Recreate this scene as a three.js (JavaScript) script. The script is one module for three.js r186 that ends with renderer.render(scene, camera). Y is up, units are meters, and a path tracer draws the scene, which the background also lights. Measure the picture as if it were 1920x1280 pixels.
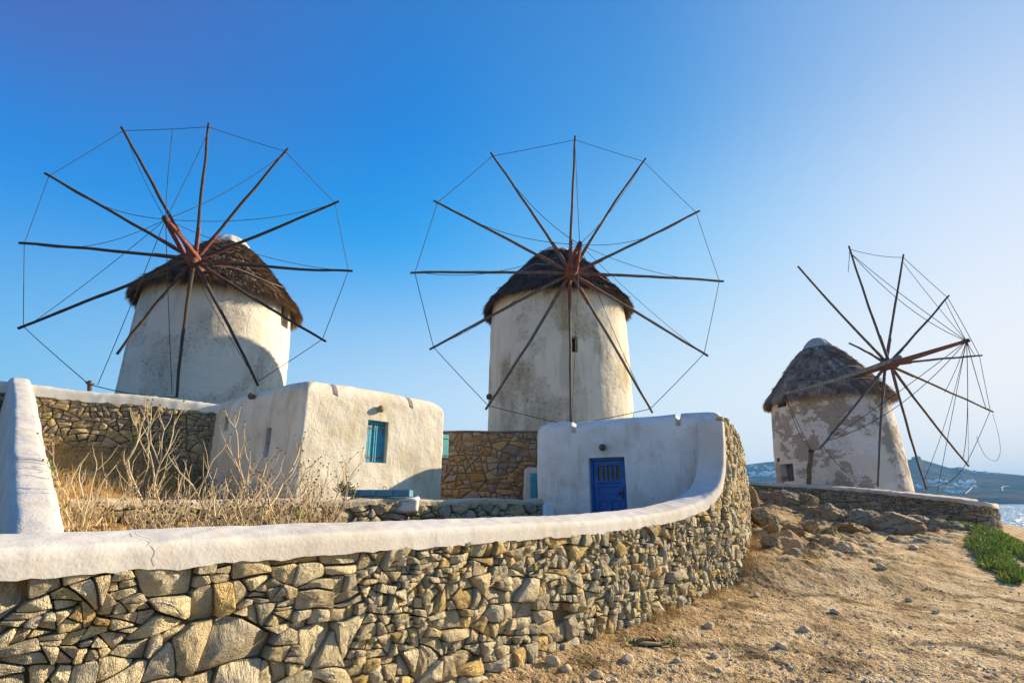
import * as THREE from 'three';
import { ImprovedNoise } from 'three/addons/math/ImprovedNoise.js';
import { mergeGeometries, toCreasedNormals } from 'three/addons/utils/BufferGeometryUtils.js';
import { Brush, Evaluator, SUBTRACTION } from 'three-bvh-csg';

// ------------------------------------------------------------------ camera, sky, sun, exposure
const EXPOSURE = 2.1;
const EYE = 1.6, FOC = 1000, PITCH = Math.atan(298 / FOC), cP = Math.cos(PITCH), sP = Math.sin(PITCH);
const rad = d => d * Math.PI / 180;
const scene = new THREE.Scene();
const camera = new THREE.PerspectiveCamera(2 * Math.atan(640 / FOC) * 180 / Math.PI, 1024 / 682, 0.1, 9000);
camera.position.set(0, EYE, 0);
camera.rotation.x = PITCH;
const renderer = new THREE.WebGLRenderer({ antialias: true });
renderer.setSize(1024, 682);
renderer.toneMapping = THREE.LinearToneMapping;
renderer.toneMappingExposure = EXPOSURE;
renderer.shadowMap.enabled = true;

const SUN_AZ = 63, SUN_EL = 21;
const sunDir = new THREE.Vector3(Math.sin(rad(SUN_AZ)) * Math.cos(rad(SUN_EL)), Math.sin(rad(SUN_EL)), -Math.cos(rad(SUN_AZ)) * Math.cos(rad(SUN_EL)));
const sun = new THREE.DirectionalLight(new THREE.Color().setRGB(1, 0.81, 0.55), 5.0);
sun.position.copy(sunDir).multiplyScalar(80).add(new THREE.Vector3(0, 0, -15));
sun.target.position.set(0, 0, -15);
sun.castShadow = true;
sun.shadow.mapSize.set(4096, 4096);
Object.assign(sun.shadow.camera, { left: -40, right: 40, top: 40, bottom: -40, near: 1, far: 200 });
scene.add(sun, sun.target);

const lin = c => { c /= 255; return c <= 0.04045 ? c / 12.92 : ((c + 0.055) / 1.055) ** 2.4; };
{ // clear evening sky: deep blue away from the sun, pale and hazy around it and along the horizon
  const offs = [18, 45, 75, 115, 180], elev = [0, 10, 25, 37, 52, 90];
  const tab = [
    ['fafafa', 'eef7fe', 'd6eafc', 'a4d6f3', '92c8ec'],
    ['ffffff', 'e2f4ff', 'c2e3fc', '70c0f0', '66b6e9'],
    ['d6e8ff', '8cccfb', '28a8f4', '108ae6', '1c8adc'],
    ['a2c4ee', '50a2e6', '1a88e2', '4c6ab8', '466ab2'],
    ['76a6e0', '4488d4', '347cca', '4a62b0', '4260aa'],
    ['4c7cc8', '4876c4', '446cba', '4264ae', '4060aa']].map(r => r.map(h => [0, 2, 4].map(k => lin(parseInt(h.substr(k, 2), 16)))));
  const W = 1024, H = 512, d = new Float32Array(W * H * 4), cl = x => Math.min(1, Math.max(0, x)), sm = t => t * t * (3 - 2 * t);
  const find = (a, x) => { let i = 0; while (i < a.length - 2 && x > a[i + 1]) i++; return [i, cl((x - a[i]) / (a[i + 1] - a[i]))]; };
  for (let j = 0; j < H; j++) {
    const el = ((j + 0.5) / H - 0.5) * 180;
    const [ei, et] = find(elev, Math.max(0, el));
    for (let i = 0; i < W; i++) {
      const a = ((i + 0.5) / W - 0.5) * 2 * Math.PI;          // equirect: x = cos a, z = sin a
      const az = Math.atan2(Math.cos(a), -Math.sin(a)) * 180 / Math.PI;
      let df = Math.abs(az - SUN_AZ) % 360; if (df > 180) df = 360 - df;
      const [oi, ot] = find(offs, df);
      for (let k = 0; k < 3; k++) {
        const p = (tab[ei][oi][k] * (1 - ot) + tab[ei][oi + 1][k] * ot) * (1 - et) + (tab[ei + 1][oi][k] * (1 - ot) + tab[ei + 1][oi + 1][k] * ot) * et;
        d[(j * W + i) * 4 + k] = p / EXPOSURE;
      }
      d[(j * W + i) * 4 + 3] = 1;
    }
  }
  // soften the table's creases
  const soft = (src, dx, dy, R) => { const o = new Float32Array(src); for (let j = 0; j < H; j++) for (let i = 0; i < W; i++) for (let k = 0; k < 3; k++) { let s = 0, n = 0; for (let q = -R; q <= R; q++) { const jj = Math.min(H - 1, Math.max(0, j + q * dy)), ii = (i + q * dx + W) % W; s += src[(jj * W + ii) * 4 + k]; n++; } o[(j * W + i) * 4 + k] = s / n; } return o; };
  let s = d; for (let q = 0; q < 2; q++) { s = soft(s, 1, 0, 14); s = soft(s, 0, 1, 9); }
  const sky = new THREE.DataTexture(s, W, H, THREE.RGBAFormat, THREE.FloatType);
  sky.mapping = THREE.EquirectangularReflectionMapping;
  sky.magFilter = sky.minFilter = THREE.LinearFilter;
  sky.needsUpdate = true;
  scene.background = sky; scene.environment = sky;
}
scene.fog = new THREE.FogExp2(new THREE.Color().setRGB(0.2, 0.55, 1.0), 0.00024);

// ------------------------------------------------------------------ helpers
const rng = s => () => { s |= 0; s = s + 0x6D2B79F5 | 0; let t = Math.imul(s ^ s >>> 15, 1 | s); t = t + Math.imul(t ^ t >>> 7, 61 | t) ^ t; return ((t ^ t >>> 14) >>> 0) / 4294967296; };
const mix = (a, b, t) => a + (b - a) * t, clamp = (x, a = 0, b = 1) => Math.min(b, Math.max(a, x));
const sstep = (a, b, x) => { const t = clamp((x - a) / (b - a)); return t * t * (3 - 2 * t); };
const IN = new ImprovedNoise();
const noise = (x, y, z) => IN.noise(x + 31.7, y + 57.3, z + 91.9);
const fbm = (x, y, z, o = 4) => { let s = 0, a = 0.5; for (let i = 0; i < o; i++) { s += a * noise(x, y, z); x *= 2.03; y *= 2.03; z *= 2.03; a *= 0.5; } return s; };
const lerpTab = (tab, x) => { if (x <= tab[0][0]) return tab[0][1]; for (let i = 1; i < tab.length; i++) if (x <= tab[i][0]) return mix(tab[i - 1][1], tab[i][1], (x - tab[i - 1][0]) / (tab[i][0] - tab[i - 1][0])); return tab[tab.length - 1][1]; };
// world: V(east, height above the eye, distance ahead); at(): the point of the photograph's pixel (1920 x 1280) that lies D metres ahead
const V = (X, h, D) => new THREE.Vector3(X, h + EYE, -D);
const rayOf = (px, py) => { const u = (px - 960) / FOC, v = (640 - py) / FOC; return [u, v * cP + sP, cP - v * sP]; };
const at = (px, py, D) => { const [x, h, d] = rayOf(px, py); return V(x * D / d, h * D / d, D); };
const names = new Map();
const numbered = n => { const k = names.get(n) || 0; names.set(n, k + 1); return k ? `${n}_${String(k).padStart(3, '0')}` : n; };
function tag(o, label, category, group, kind) { Object.assign(o.userData, { label, category }); if (group) o.userData.group = group; if (kind) o.userData.kind = kind; return o; }
function thing(name, label, category, pos, turn = 0, group) {
  const o = new THREE.Group(); o.name = numbered(name); o.position.copy(pos); o.rotation.y = turn; scene.add(o); o.updateMatrixWorld(true);
  return tag(o, label, category, group);
}
function part(parent, name, geo, mat) { const m = new THREE.Mesh(geo, mat); m.name = name; m.castShadow = m.receiveShadow = true; parent.add(m); m.updateMatrixWorld(true); return m; }
function wpart(parent, name, geo, mat) { geo.applyMatrix4(parent.matrixWorld.clone().invert()); return part(parent, name, geo, mat); }   // geometry given in world space
function top(name, geo, mat, label, category, group, kind) { // a one-mesh thing with its origin at its base
  geo.computeBoundingBox(); const b = geo.boundingBox, o = new THREE.Vector3((b.min.x + b.max.x) / 2, b.min.y, (b.min.z + b.max.z) / 2);
  geo.translate(-o.x, -o.y, -o.z);
  const m = new THREE.Mesh(geo, mat); m.name = numbered(name); m.position.copy(o); m.castShadow = m.receiveShadow = true; scene.add(m); m.updateMatrixWorld(true);
  return tag(m, label, category, group, kind);
}
function structure(name, geo, mat) { const m = new THREE.Mesh(geo, mat); m.name = numbered(name); m.castShadow = m.receiveShadow = true; m.userData.kind = 'structure'; scene.add(m); return m; }
function copies(parent, name, geo, mat, mats, cols) {
  const m = new THREE.InstancedMesh(geo, mat, mats.length); m.name = name; m.castShadow = m.receiveShadow = true; m.userData.kind = 'stuff';
  const inv = parent === scene ? null : parent.matrixWorld.clone().invert();
  mats.forEach((q, i) => { m.setMatrixAt(i, inv ? inv.clone().multiply(q) : q); if (cols) m.setColorAt(i, cols[i]); });
  parent.add(m); return m;
}
function geom(pos, uv, idx) { const g = new THREE.BufferGeometry(); g.setAttribute('position', new THREE.Float32BufferAttribute(pos, 3)); g.setAttribute('uv', new THREE.Float32BufferAttribute(uv, 2)); g.setIndex(idx); g.computeVertexNormals(); return g; }
function sheet(nu, nv, f, closeU = false) { // f(i, j) -> [x, y, z, u, v]
  const pos = [], uv = [], idx = [];
  for (let j = 0; j <= nv; j++) for (let i = 0; i <= nu; i++) { const p = f(i, j); pos.push(p[0], p[1], p[2]); uv.push(p[3], p[4]); }
  for (let j = 0; j < nv; j++) for (let i = 0; i < nu; i++) { const a = j * (nu + 1) + i, b = a + 1, c = a + nu + 1, d = c + 1; idx.push(a, b, c, b, d, c); }
  return geom(pos, uv, idx);
}
function tube(pts, r, radial = 6) { // r: number or function of 0..1
  const n = pts.length, pos = [], uv = [], idx = []; let ref = null, len = 0;
  for (let i = 0; i < n; i++) {
    const t = pts[Math.min(i + 1, n - 1)].clone().sub(pts[Math.max(i - 1, 0)]).normalize();
    if (!ref) { ref = Math.abs(t.y) < 0.9 ? new THREE.Vector3(0, 1, 0) : new THREE.Vector3(1, 0, 0); }
    const b = new THREE.Vector3().crossVectors(t, ref).normalize(), c = new THREE.Vector3().crossVectors(b, t).normalize(); ref = c.clone();
    if (i) len += pts[i].distanceTo(pts[i - 1]);
    const R = typeof r === 'function' ? r(i / (n - 1)) : r;
    for (let k = 0; k <= radial; k++) { const a = k / radial * 2 * Math.PI, x = Math.cos(a) * R, y = Math.sin(a) * R; pos.push(pts[i].x + b.x * x + c.x * y, pts[i].y + b.y * x + c.y * y, pts[i].z + b.z * x + c.z * y); uv.push(k / radial * 0.3, len); }
  }
  const w = radial + 1;
  for (let i = 0; i < n - 1; i++) for (let k = 0; k < radial; k++) { const a = i * w + k; idx.push(a, a + 1, a + w, a + 1, a + w + 1, a + w); }
  for (const [row, flip] of [[0, 0], [n - 1, 1]]) { const c = pos.length / 3; pos.push(pts[row].x, pts[row].y, pts[row].z); uv.push(0, 0); for (let k = 0; k < radial; k++) flip ? idx.push(c, row * w + k, row * w + k + 1) : idx.push(c, row * w + k + 1, row * w + k); }
  return geom(pos, uv, idx);
}
const line = (a, b, n, f) => Array.from({ length: n + 1 }, (_, i) => { const p = a.clone().lerp(b, i / n); if (f) f(p, i / n); return p; });
const rope = (a, b, sag = 0, r = 0.013) => tube(line(a, b, 14, (p, t) => { p.y -= sag * 4 * t * (1 - t); }), r, 4);
const box = (w, h, d, x, y, z) => { const g = new THREE.BoxGeometry(w, h, d); const u = g.attributes.uv, n = g.attributes.normal; for (let i = 0; i < u.count; i++) { const ax = Math.abs(n.getX(i)) > 0.5, ay = Math.abs(n.getY(i)) > 0.5; u.setXY(i, u.getX(i) * (ax ? d : w), u.getY(i) * (ay ? d : h)); } g.translate(x, y, z); return g; };
const bevelBox = (w, h, d, x, y, z, b = 0.006) => { const s = new THREE.Shape(); s.moveTo(-w / 2 + b, -h / 2 + b); s.lineTo(w / 2 - b, -h / 2 + b); s.lineTo(w / 2 - b, h / 2 - b); s.lineTo(-w / 2 + b, h / 2 - b); const g = new THREE.ExtrudeGeometry(s, { depth: d - 2 * b, bevelThickness: b, bevelSize: b, bevelSegments: 1 }); g.translate(x, y, z - d / 2 + b); return g; };
const merge = gs => mergeGeometries(gs.map(g => { const q = g.index ? g.toNonIndexed() : g; for (const k of Object.keys(q.attributes)) if (!['position', 'normal', 'uv', 'color'].includes(k)) q.deleteAttribute(k); return q; }));

// ------------------------------------------------------------------ textures
function tileNoise(N, cells, oct, seed, gain = 0.5, ry = 1) { // periodic value noise, 0..1
  const out = new Float32Array(N * N), R = rng(seed); let amp = 1, tot = 0;
  for (let o = 0; o < oct; o++) {
    const cx = Math.min(N, cells << o), cy = Math.max(1, Math.round(cx * ry)), L = new Float32Array(cx * cy); for (let i = 0; i < L.length; i++) L[i] = R();
    const xs = []; for (let i = 0; i < N; i++) { const x = i / N * cx, a = Math.floor(x), t = x - a; xs.push([a % cx, (a + 1) % cx, t * t * (3 - 2 * t)]); }
    for (let j = 0; j < N; j++) { const y = j / N * cy, b = Math.floor(y), t0 = y - b, t = t0 * t0 * (3 - 2 * t0), r0 = (b % cy) * cx, r1 = ((b + 1) % cy) * cx; for (let i = 0; i < N; i++) { const [a0, a1, tx] = xs[i]; const u = L[r0 + a0] + (L[r0 + a1] - L[r0 + a0]) * tx, v = L[r1 + a0] + (L[r1 + a1] - L[r1 + a0]) * tx; out[j * N + i] += amp * (u + (v - u) * t); } }
    tot += amp; amp *= gain;
  }
  for (let i = 0; i < out.length; i++) out[i] /= tot;
  return out;
}
const enc = c => { c = clamp(c); return Math.round(255 * (c <= 0.0031308 ? c * 12.92 : 1.055 * c ** (1 / 2.4) - 0.055)); };
function tex(N, f, color = true, M = N) {
  const d = new Uint8Array(N * M * 4);
  for (let i = 0; i < N * M; i++) { const c = f(i, i % N, (i / N) | 0); if (color) { d[i * 4] = enc(c[0]); d[i * 4 + 1] = enc(c[1]); d[i * 4 + 2] = enc(c[2]); } else d[i * 4] = d[i * 4 + 1] = d[i * 4 + 2] = Math.round(255 * clamp(c)); d[i * 4 + 3] = 255; }
  const t = new THREE.DataTexture(d, N, M, THREE.RGBAFormat); t.wrapS = t.wrapT = THREE.RepeatWrapping; t.magFilter = THREE.LinearFilter; t.minFilter = THREE.LinearMipmapLinearFilter; t.generateMipmaps = true;
  if (color) t.colorSpace = THREE.SRGBColorSpace; t.needsUpdate = true; return t;
}
const rep = (t, x, y) => { const c = t.clone(); c.repeat.set(x, y); c.needsUpdate = true; return c; };
const blend = (a, b, t) => [mix(a[0], b[0], t), mix(a[1], b[1], t), mix(a[2], b[2], t)];
const nA = tileNoise(1024, 4, 7, 11), nB = tileNoise(1024, 16, 6, 12), nC = tileNoise(1024, 128, 3, 13), nD = tileNoise(1024, 6, 6, 14, 0.6), nS = tileNoise(1024, 24, 5, 15, 0.55, 0.2), nE = tileNoise(1024, 8, 6, 16, 0.62);
const plasterBump = tex(1024, i => { const pit = sstep(0.72, 0.86, nC[i]); return 0.35 * nB[i] + 0.3 * nD[i] + 0.2 * nC[i] + 0.12 * nS[i] - 0.35 * pit + 0.12; }, false);
const smoothBump = tex(1024, i => 0.5 * nB[i] + 0.3 * nD[i] + 0.12 * nC[i] + 0.08 * nS[i], false);
const plasterMap = (base, stain, k, pits) => tex(1024, i => { let c = blend(base, stain, clamp(k * (sstep(0.42, 0.72, nA[i]) * 0.8 + sstep(0.5, 0.75, nS[i]) * 0.5))); const p = 1 - pits * sstep(0.70, 0.84, nC[i]) - 0.10 * (nB[i] - 0.5); return c.map(v => v * p); });
const pCream = plasterMap([0.70, 0.65, 0.535], [0.52, 0.45, 0.31], 0.9, 0.22);
const pWhite = plasterMap([0.64, 0.61, 0.55], [0.53, 0.48, 0.38], 0.65, 0.06);
const pGrey = plasterMap([0.78, 0.77, 0.73], [0.50, 0.47, 0.40], 0.6, 0.2);
const plaster = (map, bs, r = 1 / 2.6) => new THREE.MeshPhysicalMaterial({ specularIntensity: 0.3, map: rep(map, r, r), bumpMap: rep(plasterBump, r * 1.3, r * 1.3), bumpScale: bs, roughness: 0.92 });
const M = {
  cream: plaster(pCream, 0.032), white: new THREE.MeshPhysicalMaterial({ specularIntensity: 0.3, map: rep(pWhite, 0.4, 0.4), bumpMap: rep(smoothBump, 0.55, 0.55), bumpScale: 0.012, roughness: 0.9 }), grey: plaster(pGrey, 0.04),
};
const grain = tex(512, (i, x, y) => { const k = (y * 2) * 1024 + x * 2, g = 0.55 + 0.95 * nC[k] + 0.5 * (nB[k] - 0.5) + 0.4 * (nE[k] - 0.5) - 0.45 * sstep(0.60, 0.72, nB[k]); return [g, g * (0.98 + 0.06 * (nA[k] - 0.5)), g * (0.95 + 0.1 * (nD[k] - 0.5))]; });
const grainBump = tex(512, (i, x, y) => { const k = (y * 2) * 1024 + x * 2; return 0.4 * nB[k] + 0.25 * nC[k] + 0.35 * nE[k]; }, false);
M.stone = new THREE.MeshPhysicalMaterial({ specularIntensity: 0.25, map: rep(grain, 2.2, 2.2), bumpMap: rep(grainBump, 2.6, 2.6), bumpScale: 0.06, roughness: 0.95, vertexColors: true });
M.rock = new THREE.MeshPhysicalMaterial({ specularIntensity: 0.25, map: rep(grain, 0.9, 0.9), bumpMap: rep(grainBump, 0.8, 0.8), bumpScale: 0.09, roughness: 0.95, color: new THREE.Color().setRGB(0.40, 0.30, 0.185) });
M.mortar = new THREE.MeshPhysicalMaterial({ map: rep(grain, 2, 2), color: new THREE.Color().setRGB(0.22, 0.15, 0.08), roughness: 1, specularIntensity: 0.15 });
const dirtMap = tex(1024, i => { const a = sstep(0.3, 0.75, nD[i]), b = nB[i] - 0.5, c = sstep(0.6, 0.8, nC[i]); let q = blend([0.40, 0.285, 0.145], [0.65, 0.505, 0.30], a); q = blend(q, [0.78, 0.68, 0.49], 0.55 * c); const d = 1 + 0.5 * b - 0.55 * sstep(0.56, 0.68, nE[i]); return q.map(v => v * d); });
const dirtBump = tex(1024, i => 0.4 * nB[i] + 0.35 * nC[i] + 0.25 * nE[i], false);
M.dirt = new THREE.MeshPhysicalMaterial({ specularIntensity: 0.1, map: rep(dirtMap, 1 / 2.3, 1 / 2.3), bumpMap: rep(dirtBump, 1 / 1.7, 1 / 1.7), bumpScale: 0.06, roughness: 1, vertexColors: true });
M.soil = new THREE.MeshPhysicalMaterial({ map: rep(dirtMap, 0.6, 0.6), bumpMap: rep(dirtBump, 0.7, 0.7), bumpScale: 0.06, color: new THREE.Color().setRGB(0.8, 0.68, 0.5), roughness: 1, specularIntensity: 0.15 });
const woodTex = tex(512, (i, x, y) => { const k = (y * 2) * 1024 + x * 2, g = 0.62 + 0.75 * (nS[((x * 2) % 1024) * 1024 + y * 2] - 0.3) + 0.3 * (nC[k] - 0.5); return [g, g, g]; });
const wood = (r, g, b, rough = 0.85) => new THREE.MeshStandardMaterial({ map: rep(woodTex, 2, 0.5), bumpMap: rep(woodTex, 2, 0.5), bumpScale: 0.006, color: new THREE.Color().setRGB(r, g, b), roughness: rough });
M.darkWood = wood(0.075, 0.055, 0.042); M.greyWood = wood(0.17, 0.13, 0.105); M.redWood = wood(0.30, 0.075, 0.04); M.redGrey = wood(0.25, 0.12, 0.085); M.paleWood = wood(0.38, 0.32, 0.25); M.rust = wood(0.3, 0.13, 0.04);
M.rope = new THREE.MeshStandardMaterial({ color: new THREE.Color().setRGB(0.05, 0.045, 0.045), roughness: 0.9 });
M.paleRope = new THREE.MeshStandardMaterial({ color: new THREE.Color().setRGB(0.5, 0.45, 0.38), roughness: 0.9 });
M.teal = wood(0.04, 0.42, 0.58, 0.55); M.blue = wood(0.016, 0.15, 0.50, 0.55); M.turq = wood(0.02, 0.42, 0.46, 0.55);
M.pane = new THREE.MeshStandardMaterial({ color: new THREE.Color().setRGB(0.05, 0.05, 0.03), roughness: 0.25 });
M.iron = new THREE.MeshStandardMaterial({ color: new THREE.Color().setRGB(0.03, 0.03, 0.035), roughness: 0.5, metalness: 0.6 });
M.clay = new THREE.MeshStandardMaterial({ map: rep(grain, 3, 3), color: new THREE.Color().setRGB(0.32, 0.25, 0.13), roughness: 0.9 });
M.darkClay = new THREE.MeshStandardMaterial({ map: rep(grain, 3, 3), color: new THREE.Color().setRGB(0.13, 0.085, 0.055), roughness: 0.8 });
M.dark = new THREE.MeshPhysicalMaterial({ color: new THREE.Color().setRGB(0.03, 0.025, 0.02), roughness: 1, specularIntensity: 0.15 });

// ------------------------------------------------------------------ paths in plan: s (metres along) -> place and outward normal (to the right of travel)
function planPath(pts, tension = 0.5) {
  const c = new THREE.CatmullRomCurve3(pts.map(p => new THREE.Vector3(p[0], 0, p[1])), false, 'centripetal', tension);
  c.arcLengthDivisions = 600; const L = c.getLength();
  const N = 800, P = [], T = [];
  for (let i = 0; i <= N; i++) { P.push(c.getPointAt(i / N)); T.push(c.getTangentAt(i / N)); }
  const f = s => { const x = clamp(s / L) * N, i = Math.min(N - 1, Math.floor(x)), t = x - i, ext = s < 0 ? s : s > L ? s - L : 0; const p = P[i].clone().lerp(P[i + 1], t), d = T[i].clone().lerp(T[i + 1], t).normalize(); p.addScaledVector(d, ext); return { X: p.x, D: p.z, tx: d.x, td: d.z, nx: d.z, nd: -d.x }; };
  f.length_ = L;
  f.pos = (s, h, n) => { const q = f(s); return V(q.X + q.nx * n, h, q.D + q.nd * n); };
  return f;
}

// ------------------------------------------------------------------ rubble masonry
function clip(poly, a, b, c) { // keep a x + b y <= c
  const out = [];
  for (let i = 0; i < poly.length; i++) { const p = poly[i], q = poly[(i + 1) % poly.length], u = a * p[0] + b * p[1] - c, v = a * q[0] + b * q[1] - c; if (u <= 0) out.push(p); if ((u < 0 && v > 0) || (u > 0 && v < 0)) { const t = u / (u - v); out.push([p[0] + (q[0] - p[0]) * t, p[1] + (q[1] - p[1]) * t]); } }
  return out;
}
const area = p => { let s = 0; for (let i = 0; i < p.length; i++) { const a = p[i], b = p[(i + 1) % p.length]; s += a[0] * b[1] - a[1] * b[0]; } return s / 2; };
const centre = p => { let x = 0, y = 0, s = 0; for (let i = 0; i < p.length; i++) { const a = p[i], b = p[(i + 1) % p.length], k = a[0] * b[1] - a[1] * b[0]; s += k; x += (a[0] + b[0]) * k; y += (a[1] + b[1]) * k; } return [x / (3 * s), y / (3 * s)]; };
function inset(p, g) { let q = p.map(v => v.slice()); for (let i = 0; i < p.length; i++) { const a = p[i], b = p[(i + 1) % p.length], dx = b[0] - a[0], dy = b[1] - a[1], l = Math.hypot(dx, dy); if (l < 1e-5) continue; const nx = dy / l, ny = -dx / l; q = clip(q, nx, ny, nx * a[0] + ny * a[1] - g); if (q.length < 3) return q; } return q; }
function cells(R, s0, s1, bot, topf, o) {
  const S = [], ax = o.stretch || 1.35;
  let lo = 1e9, hi = -1e9; for (let i = 0; i <= 60; i++) { const s = mix(s0, s1, i / 60); lo = Math.min(lo, bot(s)); hi = Math.max(hi, topf(s)); }
  const A = (s1 - s0) * (hi - lo), grid = new Map(), G = 0.5;
  const near = (x, y, f) => { const a = Math.floor(x / G), b = Math.floor(y / G); for (let i = a - 1; i <= a + 1; i++) for (let j = b - 1; j <= b + 1; j++) for (const q of grid.get(i * 9973 + j) || []) f(q); };
  for (const [r0, r1, per] of o.sizes) for (let k = 0; k < A * per; k++) {
    const s = mix(s0, s1, R()), y = mix(lo, hi, R()); if (y < bot(s) - r0 * 0.3 || y > topf(s)) continue;
    const r = mix(r0, r1, R()), x = s / ax; let ok = true;
    near(x, y, q => { if (Math.hypot(q.x - x, q.y - y) < (q.r + r) * 0.80) ok = false; });
    if (!ok) continue;
    const q = { x, y, r }; S.push(q); const key = Math.floor(x / G) * 9973 + Math.floor(y / G); if (!grid.has(key)) grid.set(key, []); grid.get(key).push(q);
  }
  const out = [];
  for (const q of S) {
    const m = q.r * 2.3, s = q.x * ax;
    let p = [[q.x - m, q.y - m], [q.x + m, q.y - m], [q.x + m, q.y + m], [q.x - m, q.y + m]];
    near(q.x, q.y, w => { if (w === q || p.length < 3) return; const dx = w.x - q.x, dy = w.y - q.y, d2 = dx * dx + dy * dy; if (d2 > 0.8) return; const c = (w.x * w.x + w.y * w.y - w.r * w.r - q.x * q.x - q.y * q.y + q.r * q.r) / 2; p = clip(p, dx, dy, c); });
    if (p.length < 3) continue;
    p = p.map(v => [v[0] * ax, v[1]]);
    const e = 0.05, st = (topf(s + e) - topf(s - e)) / (2 * e), sb = (bot(s + e) - bot(s - e)) / (2 * e);
    p = clip(p, -st, 1, topf(s) - st * s); if (p.length < 3) continue;
    p = clip(p, sb, -1, -(bot(s) - sb * s)); if (p.length < 3) continue;
    p = clip(p, -1, 0, -s0); if (p.length < 3) continue; p = clip(p, 1, 0, s1); if (p.length < 3) continue;
    if (o.edge && s > 5.1 && q.y > 0.25) { p = clip(p, -1, 0, -o.edge); if (p.length < 3) continue; }
    let list = [p];
    if (o.target) { list = []; splitStones(R, p, mix(o.target[0], o.target[1], R() ** 1.6), o, list); }
    else {
    const ys = p.map(v => v[1]), h = Math.max(...ys) - Math.min(...ys);
    if (h > o.slab && R() < (o.slabShare ?? 0.3)) { // a bed of two or three thin slabs
      const n = h > o.slab * 1.7 ? 3 : 2, tilt = (R() - 0.5) * 0.35; let rest = p; list = [];
      for (let k = 1; k < n; k++) { const c = Math.min(...ys) + h * (k + (R() - 0.5) * 0.4) / n + tilt * 0 - tilt * s; const low = clip(rest, -tilt, 1, c), up = clip(rest, tilt, -1, -c); if (low.length > 2) list.push(low); rest = up; if (rest.length < 3) break; }
      if (rest.length > 2) list.push(rest);
    }
    }
    for (let c of list) { if (o.target) { const [ms] = centre(c), sl = (topf(ms + 0.02) - topf(ms - 0.02)) / 0.04; if (Math.abs(sl) < 6) c = clip(c, -sl, 1, topf(ms) - sl * ms); if (c.length < 3 || c.some(v => v[1] > topf(v[0]) + 0.05)) continue; } if (o.skip && o.skip(...centre(c))) continue; const a = area(c); if (a > o.least) out.push({ poly: c, area: a }); }
  }
  return out;
}
function splitStones(R, p, T, o, out, depth = 0) {
  const A = area(p);
  if (A < T || depth > 9) { out.push(p); return; }
  const [cx, cy] = centre(p); let xx = 0, xy = 0, yy = 0; for (const v of p) { const a = v[0] - cx, b = v[1] - cy; xx += a * a; xy += a * b; yy += b * b; }
  let ang = 0.5 * Math.atan2(2 * xy, xx - yy), el = Math.sqrt((xx + yy + Math.hypot(xx - yy, 2 * xy)) / Math.max(1e-9, xx + yy - Math.hypot(xx - yy, 2 * xy)));
  for (let k = 0; k < 4; k++) {
    let dirA = ang + Math.PI / 2 + (R() - 0.5) * 0.95;                        // direction of the cut
    if (el < 2.1 && R() < 0.62) dirA = (R() - 0.5) * 0.45;
    const nx = -Math.sin(dirA), ny = Math.cos(dirA), c = nx * (cx + (R() - 0.5) * 0.3 * Math.sqrt(A)) + ny * (cy + (R() - 0.5) * 0.3 * Math.sqrt(A));
    const a = clip(p, nx, ny, c), b = clip(p, -nx, -ny, -c); if (a.length < 3 || b.length < 3) continue;
    const thin = q => { let l = 0; for (let i = 0; i < q.length; i++) { const u = q[i], v = q[(i + 1) % q.length]; l += Math.hypot(u[0] - v[0], u[1] - v[1]); } return area(q) / l; };
    if (Math.min(thin(a), thin(b)) < o.thin) continue;
    const grow = () => Math.max(o.target[0], T * (0.45 + 1.25 * R())); splitStones(R, a, grow(), o, out, depth + 1); splitStones(R, b, grow(), o, out, depth + 1); return;
  }
  out.push(p);
}
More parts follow.
